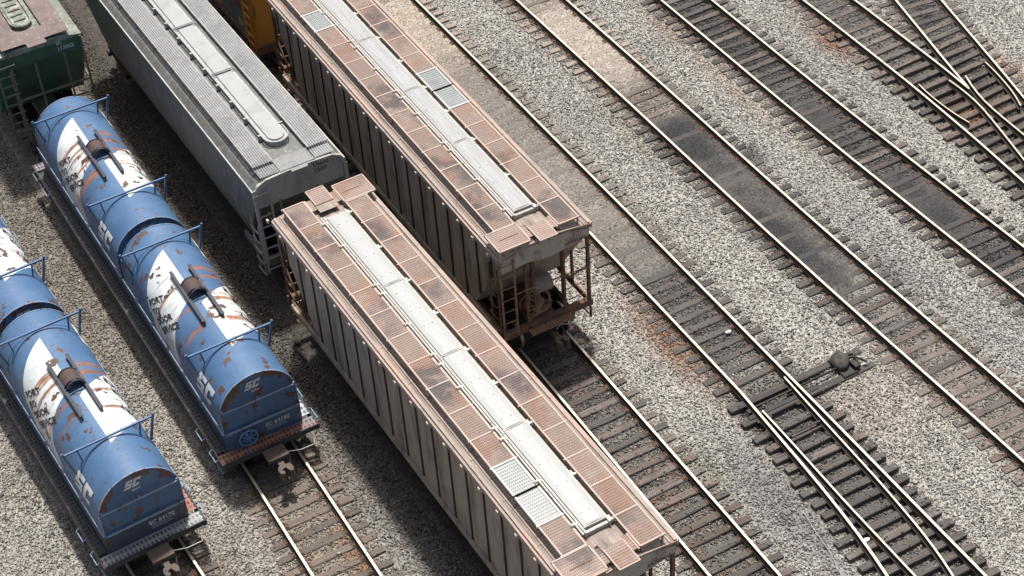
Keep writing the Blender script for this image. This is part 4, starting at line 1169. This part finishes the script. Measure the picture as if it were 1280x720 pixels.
def fields(X, Y):
    """level of the ballast, tint colour (dirt and painted shade) and amount, buried amount"""
    Y0 = Y; n1 = vnoise(X, Y, 1.3, 3); n2 = vnoise(X, Y, .45, 5); n3 = vnoise(X, Y, 3.5, 9)
    z = -.225 + .085 * (n3 - .55) + .05 * (n1 - .5) + .035 * (n2 - .5); z = np.minimum(z, -.165)
    col = np.zeros(X.shape + (3,)); col[...] = (.2, .17, .14)
    amt = .10 * n3
    bury = np.zeros_like(X)
    def blend(c, a):
        nonlocal col, amt
        a = np.clip(a, 0, 1); A = amt + a - amt * a
        w = np.where(A > 1e-4, a / np.maximum(A, 1e-4), 0)[..., None]
        col = col * (1 - w) + np.array(c) * w; amt = A
    for k in ('T0', 'T1', 'T2', 'T3', 'T4', 'T5', 'T6', 'T7', 'T8'):
        c = cen_arr(k, Y); d = np.abs(X - c)
        ins = 1 - smst(d, .62, .86)          # between the rails
        near = 1 - smst(d, 1.0, 1.75)        # to the tie ends
        rl = np.exp(-((d - .76) / .22) ** 2)
        z = z - near * .010 + ins * .010
        blend((.15, .115, .09), near * (.12 + .3 * n1)); blend((.09, .065, .045), rl * .5)
        if k in ('T0', 'T1', 'T2'): bury = np.maximum(bury, (1 - smst(d, 1.45, 1.6)) * (smst(Y, 34.5, 36) if k != 'T2' else 1))
        if k in ('T0', 'T1'): blend((.20, .15, .10), ins * (.25 + .4 * n1))
        if k == 'T2': blend((.045, .038, .033), np.exp(-((X - c) / 2.3) ** 6) * .92)  # T2 bed: dark dirt plus painted shade under and beside the cars
        if k == 'T3': blend((.045, .04, .038), ins * (.35 + .6 * n1)); blend((.17, .10, .07), ins * smst(n2, .55, .7) * .5)
        Y = Y0 + (2.6 * (n1 - .5) + 1.2 * (n2 - .5)) * (k in ('T4', 'T5'))
        if k == 'T4':
            Y = np.where(Y0 < 31, Y0, Y)
            f = smst(Y, 34.5, 38); blend((.20, .18, .155), ins * f * (.80 + .2 * n1)); bury = np.maximum(bury, ins * f * .95)
            blend((.40, .34, .27), ins * smst(Y, 46, 49) * .8)
            g = smst(Y, 29, 31) * (1 - f); blend((.062, .06, .058), ins * g * .85); bury = np.maximum(bury, ins * smst(Y, 33.2, 36) * .9)
            blend((.05, .045, .042), (1 - smst(d, 1.0, 1.4)) * (1 - smst(Y, 28.5, 30)) * .72); z = z - (1 - smst(d, 1.5, 2.1)) * (1 - smst(Y, 27.5, 30)) * .085
            blend((.15, .135, .12), ins * f * smst(n1, .45, .7) * .5)
        if k == 'T5':
            a1 = smst(Y, 42.6, 45.2) * (1 - smst(Y, 47.6, 49.8)) * (.75 + .25 * n2); blend((.40, .35, .29), ins * a1 * .85); bury = np.maximum(bury, ins * smst(Y, 42.8, 44.0) * (1 - smst(Y, 48.6, 49.6)) * 1.1)
            blend((.21, .17, .13), ins * smst(Y, 40.5, 42) * (1 - a1) * .55); bury = np.maximum(bury, ins * smst(Y, 48.5, 50) * .9)
            dk = smst(Y, 30.2, 32) * (1 - smst(Y, 40.6, 41.8)); blend((.068, .064, .058), ins * dk * (.55 + .5 * n2)); bury = np.maximum(bury, ins * dk * 1.1)
            for (bx, by, rx, ry, s) in ((26.4, 39.2, .8, 1.7, 1.3), (26.2, 33.4, .65, 2.0, 1.1), (26.35, 29.0, .4, 1.4, .8), (27.9, 38.2, .4, .7, .6), (28.0, 30.6, .4, 1.0, .6), (26.5, 36.3, .5, 1.2, .4)):
                e = ((X - bx) / rx) ** 2 + ((Y - by) / ry) ** 2; blend((.022, .022, .024), s * np.exp(-e * (.6 + n1)) )
            blend((.12, .10, .085), ins * (1 - smst(Y, 28, 31)) * .45)
        if k == 'T6':
            blend((.05, .047, .045), ins * (.60 + .45 * n1))
            bury = np.maximum(bury, ins * smst(Y + 2 * (n1 - .5), 30.6, 31.6) * (1 - smst(Y + 2 * (n1 - .5), 33.6, 34.8)))
            for (by, s) in ((45, .8), (43, .8), (38.5, .7), (36.5, .5), (33.7, .9), (31.7, .9), (29.5, .8), (27, .6)):
                e = ((X - c + .1) / .45) ** 2 + ((Y - by) / .9) ** 2; blend((.02, .02, .022), s * np.exp(-e)); bury = np.maximum(bury, np.exp(-(e * .7) ** 2) * .7 * ins * (by in (33.7, 31.7, 38.5)))
        if k in ('T7', 'T8'):
            blend((.075, .068, .062), ins * (.45 + .45 * n1))
            if k == 'T8':
                for by in (42.8, 41, 39, 37.8): blend((.02, .02, .022), .85 * np.exp(-((X - c) / .5) ** 2 - ((Y - by) / .9) ** 2))
    Y = Y0
    blend((.05, .045, .042), .7 * np.exp(-((X - 35.6) / 1.6) ** 4 - ((Y - 35) / 4.5) ** 4)); z = z - .075 * np.exp(-((X - 35.3) / 2.0) ** 6 - ((Y - 34) / 5.5) ** 6)
    for (bx, by, rx, ry, s, c_) in ((20.75, 31.9, .55, 2.0, .85, (.20, .095, .05)), (33.9, 41.6, .5, 1.3, .85, (.22, .10, .05)), (35.2, 35.8, .5, .9, .9, (.20, .085, .04)), (9.5, 29.2, .25, 1.6, .7, (.28, .14, .06)),
                                    (25.0, 41.0, .3, 1.5, .3, (.25, .2, .12)), (37.9, 37.2, .5, 1.2, .4, (.35, .2, .12)), (6.3, 30.5, .6, .9, .5, (.12, .07, .05)), (10.3, 32.5, .5, 1.2, .5, (.12, .08, .05)),
                                    (29.6, 45.5, .6, 1.2, .4, (.28, .18, .12)), (29.4, 41, .4, 3, .3, (.3, .22, .12)), (19.9, 24.3, .9, 3.2, .50, (.085, .085, .09)), (18.95, 27.3, .35, .9, .5, (.13, .15, .08)), (20.0, 40, .8, 3, .25, (.14, .14, .145)), (24.2, 43, .9, 4, .28, (.15, .15, .15)), (28.6, 33, .8, 4, .30, (.13, .13, .135)), (29.0, 26, 1.2, 3, .25, (.13, .13, .135)), (33, 40, .7, 3, .22, (.15, .15, .15)), (24.2, 21, .7, 3, .25, (.15, .13, .11)), (24.3, 26.8, 1.2, 1.6, .35, (.24, .17, .14)), (19.9, 25.9, .9, 1.6, .3, (.1, .1, .1))):
        e = ((X - bx) / rx) ** 2 + ((Y - by) / ry) ** 2; blend(c_, s * np.exp(-e * (.5 + n1)))
    blend((.060, .050, .042), smst(X, 9.6, 10.7) * (1 - smst(X, 12.5, 13.5)) * (.75 + .3 * n1) * (.45 + .55 * smst(Y, 32, 37)))  # T1-T2 gap: brown dirt, deepened to paint in the hoppers' cast shade
    blend((.085, .07, .055), (1 - smst(X, 7.4, 9)) * smst(Y, 35 - 3 * n3, 45) * (.45 + .4 * n1))  # ground out to T1 gets darker towards the far end
    blend((.20, .17, .13), smst(X, 13, 7) * 0 + smst(-X, -12.5, -6) * (.15 + .25 * n1))
    z = z + np.clip(bury, 0, 1) * (ZT - .004 - z) 
    return z, col, np.clip(amt, 0, .97), bury

def set_cols(me, arr):
    at = me.color_attributes.new('Col', 'FLOAT_COLOR', 'POINT')
    a = np.ones((len(arr), 4), dtype=np.float32); a[:, :3] = arr; at.data.foreach_set('color', a.ravel())
def np_mesh(name, V, F, k):
    me = bpy.data.meshes.new(name); me.vertices.add(len(V)); me.vertices.foreach_set('co', V.astype(np.float32).ravel())
    me.loops.add(F.size); me.loops.foreach_set('vertex_index', F.astype(np.int32).ravel())
    me.polygons.add(len(F)); me.polygons.foreach_set('loop_start', np.arange(0, F.size, k, dtype=np.int32)); me.polygons.foreach_set('loop_total', np.full(len(F), k, dtype=np.int32))
    me.update(calc_edges=True); return me

_tx = np.array([f[0] for f in FOOT]); _ty = np.array([f[1] for f in FOOT])
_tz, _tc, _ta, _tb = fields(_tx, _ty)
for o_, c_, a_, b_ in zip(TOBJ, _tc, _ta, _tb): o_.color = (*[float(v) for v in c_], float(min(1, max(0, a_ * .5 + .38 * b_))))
xs = np.concatenate([[-900, -300, -100, -30, -8], np.arange(-2, 48, .09), [55, 80, 150, 400, 1200]])
ys = np.concatenate([[-900, -300, -60, 0, 8], np.arange(13, 66, .09), [72, 90, 150, 400, 1200]])
GX, GY = np.meshgrid(xs, ys, indexing='ij')
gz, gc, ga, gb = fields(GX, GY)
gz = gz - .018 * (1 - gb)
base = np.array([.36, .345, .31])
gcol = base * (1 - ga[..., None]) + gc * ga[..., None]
V = np.stack([GX, GY, gz], -1).reshape(-1, 3); nx, ny = GX.shape
I = np.arange(nx * ny).reshape(nx, ny)
F = np.stack([I[:-1, :-1], I[1:, :-1], I[1:, 1:], I[:-1, 1:]], -1).reshape(-1, 4)
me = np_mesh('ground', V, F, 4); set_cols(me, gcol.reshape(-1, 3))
def gravel_mat(name, speck):
    t = NT(name)
    at = t.n('ShaderNodeAttribute'); at.attribute_name = 'Col'
    c = at.outputs['Color']
    if speck:
        vo = t.n('ShaderNodeTexVoronoi'); vo.inputs['Scale'].default_value = 22; t.l(t.coord(), vo.inputs['Vector'])
        sx = t.n('ShaderNodeSeparateColor'); t.l(vo.outputs['Color'], sx.inputs[0])
        k = t.math('ADD', t.math('MULTIPLY', sx.outputs[0], 1.0), .45)
        k = t.math('MULTIPLY', k, t.math('ADD', t.math('MULTIPLY', t.noise(1.5, 5), .6), .7))
        cc = t.n('ShaderNodeVectorMath', operation='SCALE'); t.l(c, cc.inputs[0]); t.l(k, cc.inputs['Scale']); c = cc.outputs[0]
        inv = t.math('SUBTRACT', 1.0, vo.outputs['Distance'])
        t.bump(inv, .8, .03)
    return t.done(c, .92)
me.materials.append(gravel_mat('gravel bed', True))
g = bpy.data.objects.new('ground', me); COL.objects.link(g); g['kind'] = 'structure'

# loose stones over the area in view
def in_view(X, Y):
    # parallelogram seen by the photograph plus a margin
    a = (Y - (61 - (X - 9.7) * .69)) < 3.5
    b = (Y - (33.7 - (X - 1.25) * .627)) > -2.5
    c = X > (1.25 + (Y - 33.7) * .31) - 2.5
    d = X < (23.4 + (Y - 19.8) * .877) + 2.5
    return a & b & c & d
def stones():
    N = 760000
    X = RNG.uniform(-1.5, 46, N); Y = RNG.uniform(14, 65, N)
    m = in_view(X, Y)
    # nothing under the long car bodies
    for (cx, y0, y1) in ((8.95, 35, 72), (13.28, 24, 72), (17.6, 35, 72), (4.5, 33.5, 60)):
        m &= ~((np.abs(X - cx) < .75) & (Y > y0) & (Y < y1))
    X, Y = X[m], Y[m]
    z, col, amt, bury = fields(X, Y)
    # keep off the ties unless these are buried; thin out on buried dust
    on_tie = np.zeros(len(X), bool)
    foot = np.array(FOOT); cell = {}
    for i, (fx, fy, hl, an) in enumerate(foot):
        for c in range(int(fy * 2) - 1, int(fy * 2) + 2): cell.setdefault(c, []).append(i)
    key = (Y * 2).astype(int); order = np.argsort(key); ks = key[order]
    for c, idx in cell.items():
        a, b = np.searchsorted(ks, c), np.searchsorted(ks, c + 1)
        if a == b: continue
        s_ = order[a:b]
        for i in idx:
            fx, fy, hl, an = foot[i]; dx = X[s_] - fx; dy = Y[s_] - fy
            u = dx * math.cos(an) + dy * math.sin(an); v = -dx * math.sin(an) + dy * math.cos(an)
            on_tie[s_] |= (np.abs(u) < hl + .02) & (np.abs(v) < .125)
    r = RNG.random(len(X))
    keep = (~on_tie | (r < .05 + .16 * vnoise(X, Y, .5, 77) + .30 * (bury > .5))) & ~((bury > .5) & (r < .62))
    X, Y, z, col, amt, bury, on_tie = X[keep], Y[keep], z[keep], col[keep], amt[keep], bury[keep], on_tie[keep]
    # clear of the rails themselves
    n = len(X)
    size = RNG.gamma(9, .0028, n) * (1 - .45 * (bury > .4)); size = np.clip(size, .012, .055)
    z = np.where(on_tie, ZT + .005, z) + RNG.uniform(-.010, .012, n)
    # stone shades: pale limestone, mid grey, dark slag
    s = RNG.random(n); big = vnoise(X, Y, 2.6, 21)
    shade = np.where(s < .56, RNG.uniform(.40, .66, n), np.where(s < .84, RNG.uniform(.20, .40, n), RNG.uniform(.06, .16, n)))
    shade *= .92 + .45 * (big - .5)
    warm = RNG.random(n)
    c = np.stack([shade * (1.0 + .05 * warm), shade * (.98 + .01 * warm), shade * (.935 - .06 * warm)], -1)
    br = RNG.random(n) < .05; c[br] *= np.array([1.0, .78, .62])
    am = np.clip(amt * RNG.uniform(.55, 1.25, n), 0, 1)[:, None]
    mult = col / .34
    dirty = .5 * np.minimum(c * np.minimum(mult, 1.6), .7) + .5 * col * RNG.uniform(.6, 1.4, n)[:, None]  # stones take the ground tint, its painted shade included
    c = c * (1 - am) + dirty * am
    # geometry: 5 jittered octahedra with random orientation
    o = np.array([(1, 0, 0), (-1, 0, 0), (0, 1, 0), (0, -1, 0), (0, 0, 1), (0, 0, -1)], float)
    f = np.array([(0, 2, 4), (2, 1, 4), (1, 3, 4), (3, 0, 4), (2, 0, 5), (1, 2, 5), (3, 1, 5), (0, 3, 5)])
    protos = np.stack([o * RNG.uniform(.75, 1.25, (6, 1)) + RNG.uniform(-.35, .35, (6, 3)) for _ in range(12)])
    pi = RNG.integers(0, 12, n); P = protos[pi] * np.stack([RNG.uniform(.8, 1.35, n), RNG.uniform(.7, 1.1, n), RNG.uniform(.55, .85, n)], -1)[:, None, :]
    ang = RNG.uniform(0, 2 * np.pi, n); tl = RNG.normal(0, .45, n)
    ca, sa, ct, st = np.cos(ang), np.sin(ang), np.cos(tl), np.sin(tl)
    x0, y0, z0 = P[..., 0], P[..., 1], P[..., 2]
    y1 = y0 * ct[:, None] - z0 * st[:, None]; z1 = y0 * st[:, None] + z0 * ct[:, None]
    x2 = x0 * ca[:, None] - y1 * sa[:, None]; y2 = x0 * sa[:, None] + y1 * ca[:, None]
    V = np.stack([x2 * size[:, None] + X[:, None], y2 * size[:, None] + Y[:, None], z1 * size[:, None] + z[:, None]], -1).reshape(-1, 3)
    F = (f[None] + (np.arange(n) * 6)[:, None, None]).reshape(-1, 3)
    me = np_mesh('ballast', V, F, 3); set_cols(me, np.repeat(np.clip(c, .01, .8), 6, axis=0))
    me.materials.append(gravel_mat('ballast stone', False))
    ob = bpy.data.objects.new('ballast', me); COL.objects.link(ob); ob['kind'] = 'stuff'; ob['label'] = 'pale and dark crushed stone ballast around the ties'; ob['category'] = 'gravel'
    print('stones', n)
stones()

# ------------------------------------------------------------------ light, sky, camera
w = bpy.data.worlds.new('World'); SC.world = w; w.use_nodes = True
nt = w.node_tree; bg = nt.nodes['Background']; sky = nt.nodes.new('ShaderNodeTexSky'); sky.sky_type = 'NISHITA'; sky.sun_disc = False
D = Vector((.20, .34, 1.0)).normalized()
el = math.asin(D.z); az = math.atan2(D.x, D.y)
sky.sun_elevation = el; sky.sun_rotation = az; sky.air_density = .8; sky.dust_density = 5.0; sky.ozone_density = .3
nt.links.new(sky.outputs[0], bg.inputs[0]); bg.inputs[1].default_value = .088
sl = bpy.data.lights.new('sun', 'SUN'); sl.energy = 3.9; sl.angle = R(4.0); sl.color = (1, .975, .94)
so = bpy.data.objects.new('sun', sl); COL.objects.link(so); so.rotation_euler = D.to_track_quat('Z', 'Y').to_euler(); so.location = (15, 45, 40)

cam = bpy.data.cameras.new('camera'); co = bpy.data.objects.new('camera', cam); COL.objects.link(co); SC.camera = co
f_, pitch, roll, H = 2254.47, .72832446, -.07665902, 36.04
th = R(153.6); S = (math.sin(th), math.cos(th)); T = (-math.cos(th), math.sin(th))
def toW(v): return Vector((v[0] * T[0] + v[1] * T[1], -(v[0] * S[0] + v[1] * S[1]), v[2]))
fwd = toW((0, math.cos(pitch), -math.sin(pitch))); up = toW((0, math.sin(pitch), math.cos(pitch))); rt = toW((1, 0, 0))
c_, s_ = math.cos(roll), math.sin(roll)
cr = rt * c_ + up * s_; cu = -rt * s_ + up * c_
Mx = Matrix((cr, cu, -fwd)).transposed().to_4x4(); Mx.translation = Vector((0, 0, H)); co.matrix_world = Mx
cam.sensor_width = 36; cam.lens = 36 * f_ / 1280; cam.clip_start = .5; cam.clip_end = 3000
SC.render.resolution_x = 1024; SC.render.resolution_y = 576
SC.view_settings.view_transform = 'Standard'; SC.view_settings.look = 'None'; SC.view_settings.exposure = .33; SC.view_settings.gamma = 1
SC.render.engine = 'CYCLES'
